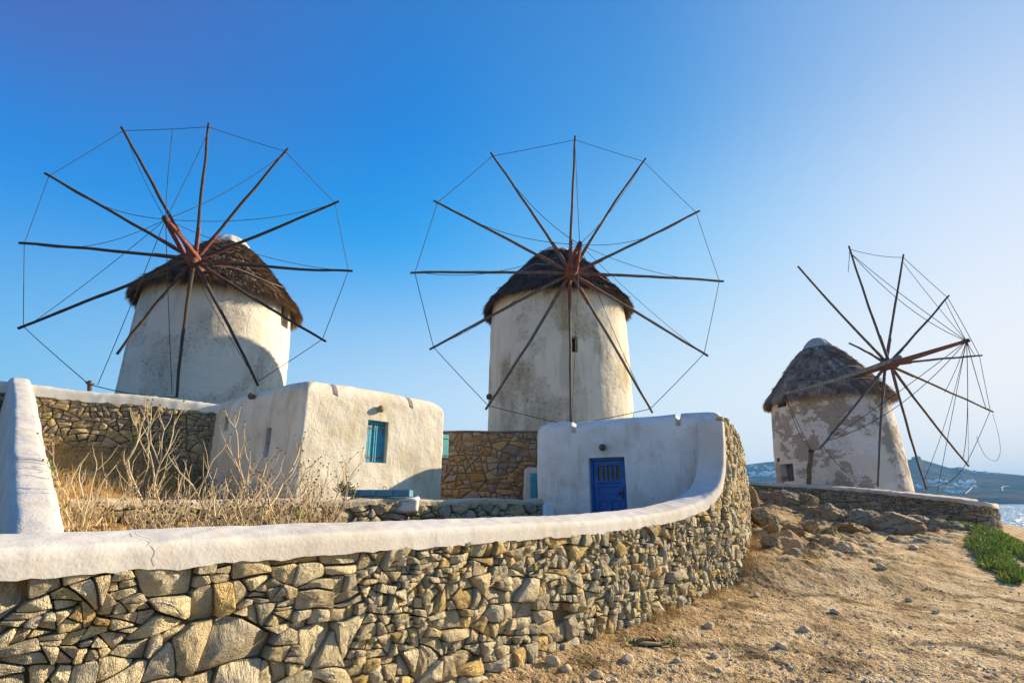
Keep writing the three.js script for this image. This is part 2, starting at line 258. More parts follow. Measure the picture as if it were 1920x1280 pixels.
function stoneGeo(R, poly, o, pos, tint) {
  let p = inset(poly, o.gap * (0.25 + 1.5 * R() * R())); if (p.length < 3) return null;
  const A = area(p); if (A < o.least * 0.5) return null;
  const size = Math.sqrt(A), [cx, cy] = centre(p);
  let q = []; const cut = 0.03 + 0.09 * R();
  for (let i = 0; i < p.length; i++) { const a = p[i], b = p[(i + 1) % p.length], l = Math.hypot(a[0] - b[0], a[1] - b[1]); if (l < size * 0.14) { q.push([(a[0] + b[0]) / 2, (a[1] + b[1]) / 2]); continue; } const n = Math.max(1, Math.round(l / (size * (o.fine ? 0.3 : 0.6)))); for (let k = 0; k <= n; k++) { const t = mix(cut, 1 - cut, k / n); q.push([mix(a[0], b[0], t), mix(a[1], b[1], t)]); } }
  const sd = R() * 90, K = q.length;
  q = q.map(v => { const j = 1 - 0.06 * Math.abs(noise(v[0] * 2.2 / size, v[1] * 2.2 / size, sd)) - 0.02 * R(); return [cx + (v[0] - cx) * j, cy + (v[1] - cy) * j]; }).map(v => [v[0] + o.warp * noise(v[0] * 4.2, v[1] * 4.2, o.seed), v[1] + o.warp * noise(v[0] * 4.2, v[1] * 4.2, o.seed + 30)]);
  const tx = (R() - 0.5) * 0.5, ty = (R() - 0.5) * 0.5, out = (R() - 0.4) * o.proud, b = size * o.bulge * (0.6 + 0.8 * R());
  const fac = Array.from({ length: 4 }, () => { const a = R() * 6.28, m = 0.15 + 0.55 * R(); return [Math.cos(a) * m, Math.sin(a) * m, size * (0.02 + 0.16 * R())]; });
  const rings = o.fine ? [[1, -0.09, 0], [1, -0.1, 0.8], [0.955, 0.62, 1], [0.76, 0.9, 1], [0.52, 1, 1], [0.26, 1, 1]] : [[1, -0.06, 0], [1, -0.1, 0.3], [0.84, 0.62, 0.8], [0.45, 1, 1]];
  const P = [], U = [], I = [], uo = R() * 7, vo = R() * 7, ua = R() < 0.5 ? 1 : -1;
  const put = (x, y, lev, am, back) => { let n = back ? o.back : out + b * lev + am * ((x - cx) * tx + (y - cy) * ty) * 0.6; if (!back) { let m = 0; for (const q of fac) m = Math.min(m, q[2] - q[0] * (x - cx) - q[1] * (y - cy)); n += am * m * 0.9; const f = 0.55 * noise(x * 2.1 / size, y * 2.1 / size, sd + 7) + 0.35 * noise(x * 6 / size, y * 6 / size, sd + 3) + 0.2 * noise(x * 14 / size, y * 14 / size, sd + 5); n += am * size * o.rough * f; } const w = pos(x, y, n); P.push(w.x, w.y, w.z); U.push((x + uo) * ua, y + vo + n); };
  rings.forEach(([sc, lev, am], r) => { for (let k = 0; k < K; k++) put(cx + (q[k][0] - cx) * sc, cy + (q[k][1] - cy) * sc, lev, am, r === 0); });
  put(cx, cy, 1, 1, false);
  const nr = rings.length;
  for (let r = 0; r < nr - 1; r++) for (let k = 0; k < K; k++) { const a = r * K + k, c = r * K + (k + 1) % K; I.push(a, c, a + K, c, c + K, a + K); }
  for (let k = 0; k < K; k++) I.push((nr - 1) * K + k, (nr - 1) * K + (k + 1) % K, nr * K);
  let g = toCreasedNormals(geom(P, U, I), o.fine ? 0.62 : 0.8);
  const col = new Float32Array(g.attributes.position.count * 3); for (let i = 0; i < col.length; i += 3) { col[i] = tint[0]; col[i + 1] = tint[1]; col[i + 2] = tint[2]; }
  g.setAttribute('color', new THREE.BufferAttribute(col, 3)); g.userData = { size, cx, cy };
  return g;
}
const TINTS = [[0.56, 0.48, 0.31], [0.60, 0.49, 0.28], [0.58, 0.48, 0.30], [0.50, 0.445, 0.31], [0.66, 0.56, 0.36], [0.60, 0.44, 0.19], [0.54, 0.46, 0.30], [0.44, 0.39, 0.28], [0.58, 0.51, 0.345], [0.52, 0.46, 0.33], [0.62, 0.53, 0.34]];
function rubble(root, path, s0, s1, bot, topf, o) {
  o.warp ??= 0.035;
  const R = rng(o.seed), list = [], cam = new THREE.Vector3(0, EYE, 0);
  for (const c of cells(R, s0, s1, bot, topf, o)) {
    const t = (o.tints || TINTS)[Math.floor(R() * (o.tints || TINTS).length)], k = 0.88 + 0.40 * R();
    const g = stoneGeo(R, c.poly, o, path.pos, t.map(v => v * k)); if (!g) continue;
    const w = path.pos(g.userData.cx, g.userData.cy, 0), q = path(g.userData.cx), d = cam.clone().sub(w), l = d.length();
    g.userData.seen = c.area * Math.max(0.02, (q.nx * d.x - q.nd * d.z) / l) / (l * l);
    const ndc = w.clone().project(camera); if (Math.abs(ndc.x) > 1.03 || Math.abs(ndc.y) > 1.03) g.userData.seen *= 0.001;
    list.push(g);
  }
  list.sort((a, b) => b.userData.seen - a.userData.seen);
  const most = o.most ?? 300, n = Math.min(most, list.length);
  for (let i = 0; i < n; i++) wpart(root, i ? `stone_${String(i).padStart(3, '0')}` : 'stone', list[i], M.stone);
  if (list.length > n) wpart(root, 'small_stones', merge(list.slice(n)), M.stone).userData.kind = 'stuff';
  return list.length;
}
function wallCore(path, s0, s1, bot, topf, n0, n1, ds = 0.12) { // the body of a wall between two offsets
  const N = Math.ceil((s1 - s0) / ds);
  const loop = s => [[bot(s), n0], [topf(s), n0], [topf(s), n1], [bot(s), n1]];
  const pos = [], uv = [], idx = [];
  for (let i = 0; i <= N; i++) { const s = mix(s0, s1, i / N); loop(s).forEach(([h, n], k) => { const w = path.pos(s, h, n); pos.push(w.x, w.y, w.z); uv.push(s, k < 2 ? h : h + 0.4); }); }
  for (let i = 0; i < N; i++) for (let k = 0; k < 4; k++) { const a = i * 4 + k, b = i * 4 + (k + 1) % 4; idx.push(a, a + 4, b, b, a + 4, b + 4); }
  idx.push(0, 1, 2, 0, 2, 3); const e = N * 4; idx.push(e, e + 2, e + 1, e, e + 3, e + 2);
  return toCreasedNormals(geom(pos, uv, idx), 0.6);
}
function coping(path, curve, ring, wob = 0.012, seed = 0) { // curve: [s, h] pairs (dense); ring: [n, t] outline, t along the curve's upward normal
  const pos = [], uv = [], idx = [], K = ring.length; let len = 0;
  curve.forEach(([s, h], i) => {
    const a = curve[Math.max(0, i - 1)], b = curve[Math.min(curve.length - 1, i + 1)], l = Math.hypot(b[0] - a[0], b[1] - a[1]), ts = (b[0] - a[0]) / l, th = (b[1] - a[1]) / l;
    if (i) len += Math.hypot(s - curve[i - 1][0], h - curve[i - 1][1]);
    let per = 0;
    ring.forEach(([n, t], k) => { if (k) per += Math.hypot(n - ring[k - 1][0], t - ring[k - 1][1]); if (k === 0 || k === K - 1) t += 0.020 * noise(len * 7, seed, k) + 0.014 * noise(len * 24, seed + 3, k) - 0.006; const w = path.pos(s - th * t, h + ts * t, n); const q = wob * (1.4 * fbm(w.x * 1.7 + seed, w.y * 1.7, w.z * 1.7, 2) + 0.9 * noise(w.x * 9, w.y * 9 + seed, w.z * 9)); w.y += q * 1.2; w.x += q * 0.7; w.z += wob * noise(w.x * 7, w.y * 7 + 9, w.z * 7 + seed); pos.push(w.x, w.y, w.z); uv.push(len, per); });
  });
  for (let i = 0; i < curve.length - 1; i++) for (let k = 0; k < K; k++) { const a = i * K + k, b = i * K + (k + 1) % K; idx.push(a, a + K, b, b, a + K, b + K); }
  for (const [r, f] of [[0, 1], [curve.length - 1, 0]]) for (let k = 1; k < K - 1; k++) f ? idx.push(r * K, r * K + k, r * K + k + 1) : idx.push(r * K, r * K + k + 1, r * K + k);
  return toCreasedNormals(geom(pos, uv, idx), 0.75);
}
// outline of a rounded plaster coping from inner edge to outer edge: [n, t]
const copRing = (n0, n1, tIn, tOut, low = 0) => { const o = [], m = 12; o.push([n0, low]); o.push([n0 + 0.0, tIn * 0.6]); o.push([n0 + 0.02, tIn * 0.88]); for (let k = 0; k <= m; k++) { const f = k / m; o.push([mix(n0 + 0.04, n1 - 0.03, f), mix(tIn, tOut, f) + 0.008 * Math.sin(f * Math.PI)]); } o.push([n1 - 0.016, tOut - 0.008]); o.push([n1 - 0.003, tOut - 0.028]); o.push([n1, tOut * 0.5]); o.push([n1 - 0.004, low]); return o; };

// ------------------------------------------------------------------ ground, sea, far shore
const crestX = D => 8.4 + 0.684 * (D - 9.5);
const BED = [[1414, 940, 14.2], [1472, 948, 17], [1435, 932, 17], [1515, 945, 17], [1519, 962, 16.2], [1550, 974, 15.6], [1620, 991, 15.3], [1685, 1001, 14.8], [1722, 984, 15.8], [1785, 994, 15.3], [1426, 973, 12.6], [1453, 996, 12], [1512, 998, 12.8], [1560, 1006, 12.9], [1595, 998, 13.6], [1445, 1021, 10.6], [1660, 1010, 13.2], [1600, 1035, 11.2], [1520, 1040, 10.6], [1730, 1012, 13.2], [1560, 956, 20.5], [1620, 972, 19.6], [1680, 982, 18.6], [1740, 986, 18], [1790, 990, 17.4], [1480, 930, 21], [1425, 924, 21]].map(q => { const p = at(...q); return [p.x, -p.z, p.y - EYE]; });
const bedW = (X, D) => { let w = 0; for (const b of BED) w += Math.exp(-((X - b[0]) ** 2 + (D - b[1]) ** 2) / 1.1); return w; };
function groundH(X, D) {
  let h = -1.6 + 0.033 * clamp(D, -20, 40) + 0.05 * fbm(X * 0.35, 0.3, D * 0.35, 3);
  const win = sstep(7.5, 10, D) * sstep(27, 23, D) * sstep(1.5, 4, X) * sstep(20, 17, X);
  if (win > 0) { let w = 0, e = 0; for (const b of BED) { const k = Math.exp(-((X - b[0]) ** 2 + (D - b[1]) ** 2) / 1.3); w += k; e += k * (b[2] - (-1.6 + 0.033 * b[1])); } h += win * e / (w + 0.12); }
  const q = X - crestX(Math.max(D, 4));
  if (q > 0.3) { const f = q - 0.3; h -= 0.55 * f * f / (f + 0.8); if (f > 2.2) h += 0.38 * Math.min(f - 2.2, 9); }
  if (q > 12) h -= (q - 12) * 0.4;
  h -= sstep(46, 90, D) * 12;
  return Math.max(h, -9);
}
const groundHit = (px, py) => { const [x, h, d] = rayOf(px, py); let lo = 0.5; let st = 0.4; for (let D = 1.5; D < 80; D += st) { if (h / d * D < groundH(x / d * D, D)) { if (st < 0.02) { lo = D; break; } D -= st; st /= 6; } } return V(x / d * lo, groundH(x / d * lo, lo), lo); };
{
  const azs = [], rs = [];
  for (let a = -180; a < -6; a += 3) azs.push(a); for (let a = -6; a < 50; a += 0.105) azs.push(a); for (let a = 50; a <= 180.01; a += 2) azs.push(a);
  rs.push(0.05, 1, 2, 3); for (let r = 4; r < 42; r *= 1.0052) rs.push(r); for (let r = 42; r < 420; r *= 1.12) rs.push(r);
  const cols = [];
  const g = sheet(azs.length - 1, rs.length - 1, (i, j) => {
    const a = rad(azs[i]), r = rs[j], X = Math.sin(a) * r, D = Math.cos(a) * r; let h = groundH(X, D);
    const near = sstep(60, 30, r), q = X - crestX(Math.max(D, 4));
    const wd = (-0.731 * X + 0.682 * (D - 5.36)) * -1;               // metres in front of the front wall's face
    if (near > 0) {
      const rid = 1 - Math.abs(noise(X * 1.9, 3, D * 2.6)) * 2;
      h += bedW(X, D) * near * 0.09 * (fbm(X * 2.4, 11, D * 2.4, 4) + Math.abs(noise(X * 1.6, 13, D * 3.1)) - 0.2);
      h += near * (0.03 * fbm(X * 1.3, 1, D * 1.5, 3) + 0.011 * noise(X * 6, 2, D * 7) + 0.013 * noise(X * 17, 4, D * 19) + 0.016 * Math.max(0, rid - 0.55) * noise(X * 3, 7, D * 3) + 0.007 * noise(X * 38, 5, D * 40));
    }
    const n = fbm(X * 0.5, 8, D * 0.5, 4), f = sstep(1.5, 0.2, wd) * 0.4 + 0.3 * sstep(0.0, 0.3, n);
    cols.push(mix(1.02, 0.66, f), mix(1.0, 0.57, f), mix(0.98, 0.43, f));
    return [X, h + EYE, -D, X, D];
  });
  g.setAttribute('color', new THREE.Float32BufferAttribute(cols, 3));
  // the sheet is wound from above; make sure its normals point up
  if (g.attributes.normal.getY(5000) < 0) { const ix = g.index.array; for (let i = 0; i < ix.length; i += 3) { const t = ix[i]; ix[i] = ix[i + 1]; ix[i + 1] = t; } g.computeVertexNormals(); }
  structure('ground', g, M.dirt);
}
const SEA = -6;
{
  const N = 1024, wv = tileNoise(N, 24, 6, 77, 0.62), bump = tex(N, i => wv[i], false);
  const m = new THREE.MeshPhysicalMaterial({ color: new THREE.Color().setRGB(0.03, 0.19, 0.36), roughness: 0.3, ior: 1.33, specularIntensity: 0.55, bumpMap: rep(bump, 110, 110), bumpScale: 2.2 });
  const g = new THREE.CircleGeometry(4200, 96); g.rotateX(-Math.PI / 2); g.translate(0, SEA + EYE, 0);
  structure('sea', g, m);
}
// hills of the far shore: ridge height seen in the photograph, by bearing
const ridge = [[1180, 900], [1300, 885], [1405, 870.5], [1440, 866], [1470, 864], [1560, 866], [1640, 868], [1690, 865], [1717, 860], [1724, 858.5], [1741, 863.5], [1782, 877], [1790, 877], [1802, 875], [1822, 882.5], [1877, 887], [1920, 891.5], [2060, 902], [2250, 915], [2500, 930]];
const HS = 1250, HR = 2000, HE = 3000;   // shore, ridge, far side
const bearing = px => { const [x, , d] = rayOf(px, 880); return Math.atan2(x, d); };
const ridgeH = a => { const px = lerpTab(ridge.map(r => [bearing(r[0]), r[0]]), a), py = lerpTab(ridge, px), [x, h, d] = rayOf(px, py); return h / Math.hypot(x, d) * HR; };
function hillH(a, r) {
  const t = (r - HS) / (HR - HS), top = ridgeH(a) - SEA; if (t < 0) return SEA - 3;
  const x = Math.sin(a) * r, d = Math.cos(a) * r;
  if (t <= 1) return SEA + Math.min(8, t * 130) + (top - 8) * (0.30 * Math.pow(t, 0.8) + 0.70 * t * t) + (1 - t) * t * (60 * fbm(x * 0.004, 2, d * 0.004, 5));
  return SEA + top * (1 - 0.5 * (t - 1)) ;
}
{
  const A0 = bearing(1180), A1 = bearing(2500), nu = 520, nv = 150, cols = [];
  const g = sheet(nu, nv, (i, j) => {
    const a = mix(A0, A1, i / nu), r = j < 120 ? mix(HS - 20, HR, j / 120) : mix(HR, HE, (j - 120) / 30), h = hillH(a, r), x = Math.sin(a) * r, d = Math.cos(a) * r;
    const v = fbm(x * 0.012, 3, d * 0.012, 5), w = sstep(-0.12, 0.25, v), s = sstep(0.02, 0.12, noise(x * 0.05, 5, d * 0.05)) * 0.35;
    cols.push(mix(0.06, 0.12, w) * (1 - s), mix(0.06, 0.10, w) * (1 - s), mix(0.035, 0.06, w) * (1 - s));
    return [x, h + EYE, -d, x * 0.01, d * 0.01];
  });
  g.setAttribute('color', new THREE.Float32BufferAttribute(cols, 3));
  if (g.attributes.normal.getY(30000) < 0) { const ix = g.index.array; for (let i = 0; i < ix.length; i += 3) { const t = ix[i]; ix[i] = ix[i + 1]; ix[i + 1] = t; } g.computeVertexNormals(); }
  structure('hills', g, new THREE.MeshPhysicalMaterial({ vertexColors: true, roughness: 1, specularIntensity: 0 }));
}
// a pixel on the far shore -> the point of the hillside that shows there
const hillHit = (px, py) => { const a = bearing(px), [x, h, d] = rayOf(px, py), k = h / Math.hypot(x, d); let best = HS + 5; for (let r = HS + 2; r <= HR; r += 3) if (hillH(a, r) >= k * r) { best = r; break; } else best = r; const r = best; return V(Math.sin(a) * r, hillH(a, r), Math.cos(a) * r); };
{
  const hm = new THREE.MeshStandardMaterial({ color: new THREE.Color().setRGB(0.9, 0.89, 0.86), roughness: 0.9 }), R = rng(505);
  const house = (px, py, w, label, group) => {
    const p = hillHit(px, py), k = 0.8 + 0.5 * R(), h = w * (0.34 + 0.2 * R()), d = w * 0.8;
    const gs = [box(w, h + 6, d, 0, h / 2 - 3, 0)]; if (R() < 0.6) gs.push(box(w * 0.45, h * 0.7, d * 0.6, w * (R() - 0.5) * 0.5, h * 1.35 - 0.01, 0));
    gs.push(box(w * 0.12, h * 0.45, 0.4, -w * 0.2, h * 0.45, d / 2 + 0.15));
    const g = merge(gs); g.rotateY((R() - 0.5) * 1.2);
    const m = new THREE.Mesh(g, hm); m.name = numbered('far_house'); m.position.copy(p); m.castShadow = m.receiveShadow = true; scene.add(m); tag(m, label, 'house', group);
  };
  const bay = 'white houses above the bay at right', bl = 'tiny white house in the hillside village right of the right windmill';
  const rows = [[1737, 1772, 903, 8], [1795, 1822, 906, 6], [1742, 1764, 912, 5], [1768, 1800, 913, 5], [1714, 1722, 915, 2], [1764, 1798, 923, 8], [1800, 1824, 914, 4]]; for (const [a, b, y, n] of rows) for (let i = 0; i < n; i++) house(mix(a, b, (i + 0.3 + 0.4 * R()) / n), y + (R() - 0.5) * 4, 5 + R() * 5, bl, bay);
  const tn = 'white houses of the far town left of the right windmill', tl = 'tiny white house in the far town left of the right windmill';
  for (let i = 0; i < 36; i++) house(1404 + R() * 68, (i % 3 ? 886 : 873) + R() * 9, 6 + R() * 7, tl, tn);
  [[1802, 880], [1807, 882], [1826, 886], [1847, 887], [1853, 888], [1864, 889]].forEach(([x, y], i) => house(x, y, 6 + R() * 4, ['leftmost', 'second from the left', 'third from the left', 'third from the right', 'second from the right', 'rightmost'][i] + ' of the white houses under the far ridge', 'white houses under the ridge'));
  { const p = hillHit(1723, 859.5); const g = merge([box(17, 12, 14, 0, -1.5, 0), box(7, 3, 7, 3, 5.9, 0)]); const m = new THREE.Mesh(g, new THREE.MeshStandardMaterial({ color: 0x6d6455, roughness: 1 })); m.position.copy(p); m.name = 'hilltop_building'; scene.add(m); tag(m, 'low grey block building on the summit of the far hill', 'building'); }
  const road = (pts, name) => { const P = pts.map(([x, y]) => { const p = hillHit(x, y); p.y += 1.2; return p; }); const c = new THREE.CatmullRomCurve3(P); structure(name, tube(c.getPoints(24), 1.5, 4), new THREE.MeshStandardMaterial({ color: new THREE.Color().setRGB(0.34, 0.30, 0.25), roughness: 1 })); };
  road([[1800, 927], [1812, 918], [1822, 911], [1832, 909]], 'road'); road([[1870, 922], [1874, 914], [1884, 913]], 'road');
}

// ------------------------------------------------------------------ front wall: rubble with a white plaster coping that sweeps up to the small house
const dir = (a) => [Math.sin(rad(a)), Math.cos(rad(a))];
const F0 = -4.5;                                                    // s = 0 at (0, 5.36); the path itself starts at F0
const fp = [[0.682 * F0, 5.36 + 0.731 * F0], [-1.6, 3.645], [0, 5.36], [1.5, 6.968], [2.7, 8.254], [3.36, 8.93], [3.86, 9.58], [4.4, 10.6], [5.1, 12.1], [5.78, 13.6], [6.02, 14.5], [5.8, 15.3], [5.2, 15.9]];
const frontRaw = planPath(fp), front = s => frontRaw(s - F0); front.pos = (s, h, n) => frontRaw.pos(s - F0, h, n); front.end = frontRaw.length_ + F0;
const copLow = [[-4.55, -0.35], [1.4, -0.345], [2.4, -0.315], [3.2, -0.27], [3.9, -0.19], [4.4, -0.09], [4.76, 0.05], [5.02, 0.24], [5.2, 0.5], [5.31, 0.8], [5.37, 1.08], [5.40, 1.3]];
const HUT_S = 5.44;
const frontTop = s => s < HUT_S ? lerpTab(copLow, s) : 1.44 - 0.045 * (s - HUT_S) - 0.5 * sstep(10.2, 12.5, s);
{
  const w = thing('front_stone_wall', 'curved golden rubble wall in the foreground under a white plaster coping', 'wall', front.pos(0, groundH(0, 5.3), 0));
  const bot = s => { const q = front(s); return groundH(q.X, q.D) - 0.12; };
  wpart(w, 'wall_core', wallCore(front, F0 + 0.05, 5.3, bot, s => frontTop(s) - 0.02, -0.09, -0.38, 0.08), M.mortar);
  wpart(w, 'wall_core', wallCore(front, 5.3, front.end, bot, s => Math.min(frontTop(s), s < 5.45 ? 0.75 : 9) - 0.14, -0.07, -0.24, 0.1), M.mortar);
  const n = rubble(w, front, F0, front.end, bot, s => frontTop(s) + (s < HUT_S ? 0 : 0.03 * noise(s * 5, 1, 1)), { seed: 4, fine: true, stretch: 1.5, sizes: [[0.22, 0.30, 8], [0.15, 0.2, 30], [0.09, 0.12, 90]], target: [0.0048, 0.060], thin: 0.0088, slab: 1, least: 0.0008, gap: 0.0072, proud: 0.07, bulge: 0.05, rough: 0.12, back: -0.12, edge: 5.44, skip: (s, y) => (s > 4.95 && s < 5.44 && y > lerpTab(copLow, s) - 0.05) || s > 0.55 && s < 0.86 && y > -1.22 + 0 && y < -1.08 + 0.06 });
  console.log('front stones', n);
  // coping
  const dense = []; for (let i = 0; i < copLow.length - 1; i++) { const [a, b] = [copLow[i], copLow[i + 1]], k = Math.ceil(Math.hypot(b[0] - a[0], b[1] - a[1]) / 0.05); for (let j = 0; j < k; j++) dense.push([mix(a[0], b[0], j / k), mix(a[1], b[1], j / k)]); } dense.push(copLow[copLow.length - 1]);
  let sm = dense.filter(p => p[0] > F0 - 0.0); for (let q = 0; q < 6; q++) sm = sm.map((p, i) => i && i < sm.length - 1 ? [(sm[i - 1][0] + 2 * p[0] + sm[i + 1][0]) / 4, (sm[i - 1][1] + 2 * p[1] + sm[i + 1][1]) / 4] : p);
  wpart(w, 'hairline_crack', tube([[-3.0, -0.175, -0.25], [-3.02, -0.19, -0.12], [-2.97, -0.21, -0.03], [-2.985, -0.235, 0.02], [-2.95, -0.27, 0.026], [-2.955, -0.31, 0.026], [-2.93, -0.345, 0.025]].map(q => front.pos(q[0], q[1], q[2])), 0.0011, 4), M.clay);
  wpart(w, 'coping', coping(front, sm, copRing(-0.42, 0.025, 0.18, 0.13, -0.012), 0.006, 3), M.white);
}

// ------------------------------------------------------------------ white garden wall climbing away at the left
{
  const path = planPath([[-2.63, 2.94], [-2.86, 3.2], [-4.55, 4.88], [-6.4, 6.74], [-8.25, 8.55]]);
  const w = thing('garden_wall', 'white plastered wall rising away from the corner at the left edge', 'wall', path.pos(0, -1.6, 0));
  const top_ = s => lerpTab([[0, -0.26], [0.2, -0.19], [0.4, -0.13], [7.75, 1.90], [8.2, 1.95]], s);
  const N = 150, curve = Array.from({ length: N + 1 }, (_, i) => [path.length_ * i / N, top_(path.length_ * i / N)]);
  const ring = []; // n: 0 outer (left of travel) .. 0.37 inner
  const R0 = 0.0, R1 = 0.25; for (let k = 0; k <= 16; k++) ring.push([R0, mix(-2.6, -0.03, k / 16)]); for (let k = 1; k < 8; k++) ring.push([mix(R0, R1, k / 8), 0.012 * Math.sin(k / 8 * Math.PI)]); for (let k = 16; k >= 0; k--) ring.push([R1, mix(-2.6, -0.03, k / 16)]);
  const pos = [], uv = [], idx = [], K = ring.length;
  curve.forEach(([s, h]) => ring.forEach(([n, t], k) => { const q = path.pos(s, h + t, n); const e = fbm(q.x * 2.1, q.y * 2.1, q.z * 2.1, 3) * 0.035 + 0.004 * noise(q.x * 11, q.y * 11, q.z * 11); q.x += e * 0.8; q.y += e * 0.5; q.z += e * 0.5; pos.push(q.x, q.y, q.z); uv.push(s, k < 17 ? h + t : k > 23 ? h + t + 0.4 : h + 0.05 * k); }));
  for (let i = 0; i < N; i++) for (let k = 0; k < K; k++) { const a = i * K + k, b = i * K + (k + 1) % K; idx.push(a, b, a + K, b, b + K, a + K); }
  for (const [r, f] of [[0, 0], [N, 1]]) for (let k = 1; k < K - 1; k++) f ? idx.push(r * K, r * K + k, r * K + k + 1) : idx.push(r * K, r * K + k + 1, r * K + k);
  wpart(w, 'plaster', toCreasedNormals(geom(pos, uv, idx), 0.8), M.white);
}

// ------------------------------------------------------------------ rubble walls behind
const flatTop = h => () => h;
{ // retaining wall below the left mill
  const p = planPath([[-8.6, 8.03], [-7.1, 9.04], [-5.45, 10.16]]);
  const w = thing('retaining_wall', 'shaded rubble retaining wall with white coping behind the bare shrubs', 'wall', p.pos(1.5, 0.3, 0));
  const tp = s => 1.66 - 0.015 * s + 0.012 * Math.sin(s * 3);
  wpart(w, 'wall_core', wallCore(p, 0, p.length_, flatTop(-0.1), s => tp(s) - 0.02, -0.07, -0.5), M.mortar);
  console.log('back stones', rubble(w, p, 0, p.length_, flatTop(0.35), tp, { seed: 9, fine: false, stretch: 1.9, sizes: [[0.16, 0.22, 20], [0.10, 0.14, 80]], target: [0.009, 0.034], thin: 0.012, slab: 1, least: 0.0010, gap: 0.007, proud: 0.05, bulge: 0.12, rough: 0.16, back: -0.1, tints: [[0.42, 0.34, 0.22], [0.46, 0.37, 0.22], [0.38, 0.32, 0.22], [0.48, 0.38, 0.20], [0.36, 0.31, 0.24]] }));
  const c = []; for (let s = -0.02; s <= p.length_ - 0.05; s += 0.06) c.push([s, tp(s)]);
  wpart(w, 'coping', coping(p, c, copRing(-0.5, 0.02, 0.19, 0.16, -0.02), 0.016, 8), M.white);
}
{ // low wall of the yard in front of the house
  const p = planPath([[-4.3, 5.45], [-3.0, 6.7], [-1.0, 8.38], [0.72, 9.83]]);
  const w = thing('low_stone_wall', 'low rubble wall with a thin mortar top behind the foreground coping', 'wall', p.pos(3, -1, 0));
  const tp = s => -0.045 + 0.012 * Math.sin(s * 4) + 0.003 * s;
  wpart(w, 'wall_core', wallCore(p, 0, p.length_ - 0.3, flatTop(-1.2), tp, -0.06, -0.34), M.mortar);
  console.log('low stones', rubble(w, p, 0, p.length_ - 0.22, flatTop(-0.72), s => tp(s) - 0.0, { seed: 17, fine: true, stretch: 1.25, sizes: [[0.10, 0.13, 60], [0.06, 0.085, 160], [0.035, 0.045, 500]], slab: 0.13, slabShare: 0.2, least: 0.0012, gap: 0.009, proud: 0.05, bulge: 0.16, rough: 0.16, back: -0.1, tints: [[0.50, 0.42, 0.28], [0.54, 0.45, 0.30], [0.46, 0.41, 0.32], [0.50, 0.40, 0.24]] }));
  const c = []; for (let s = 0; s <= p.length_ - 0.24; s += 0.06) c.push([s, tp(s)]);
  wpart(w, 'mortar_top', coping(p, c, copRing(-0.36, 0.015, 0.05, 0.04, -0.03), 0.02, 5), plaster(plasterMap([0.55, 0.46, 0.33], [0.42, 0.34, 0.22], 0.6, 0.3), 0.06));
  const c2 = []; for (let s = p.length_ - 0.26; s <= p.length_ + 0.02; s += 0.05) c2.push([s, -1.25]);
  wpart(w, 'end_pier', coping(p, c2, copRing(-0.37, 0.03, 1.2, 1.19, 0), 0.016, 5), M.grey);
}
{ // wall between the two houses
  const p = planPath([[-2.6, 12.4], [-0.5, 12.4], [1.35, 12.4]]);
  const w = thing('courtyard_wall', 'shaded brown rubble wall standing between the two white houses', 'wall', p.pos(2, -0.2, 0));
  const tp = s => 1.50;
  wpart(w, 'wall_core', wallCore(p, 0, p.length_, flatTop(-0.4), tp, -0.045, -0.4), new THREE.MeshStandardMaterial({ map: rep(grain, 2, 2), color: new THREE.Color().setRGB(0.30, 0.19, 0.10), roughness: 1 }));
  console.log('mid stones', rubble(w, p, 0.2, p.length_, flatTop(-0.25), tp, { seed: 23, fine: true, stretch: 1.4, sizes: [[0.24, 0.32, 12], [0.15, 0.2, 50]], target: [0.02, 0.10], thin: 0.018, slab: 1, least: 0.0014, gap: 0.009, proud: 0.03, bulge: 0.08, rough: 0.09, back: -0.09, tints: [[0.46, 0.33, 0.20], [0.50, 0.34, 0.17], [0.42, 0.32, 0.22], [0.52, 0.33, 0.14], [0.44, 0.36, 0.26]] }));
  wpart(w, 'cap_slab', wallCore(p, 0, p.length_, s => 1.503 + 0.006 * Math.sin(s * 5), s => 1.54 + 0.006 * Math.sin(s * 5), 0.03, -0.45), new THREE.MeshStandardMaterial({ map: rep(grain, 1, 1), color: new THREE.Color().setRGB(0.22, 0.15, 0.10), roughness: 1 }));
}
const platTop = [[1405, 903, 25.5], [1500, 907.5, 24.2], [1600, 914, 22.6], [1700, 923.5, 20.8], [1790, 933, 19.3], [1842, 940, 18.7], [1862, 945, 19.0], [1868, 946, 20.2], [1866, 943, 22.5]];
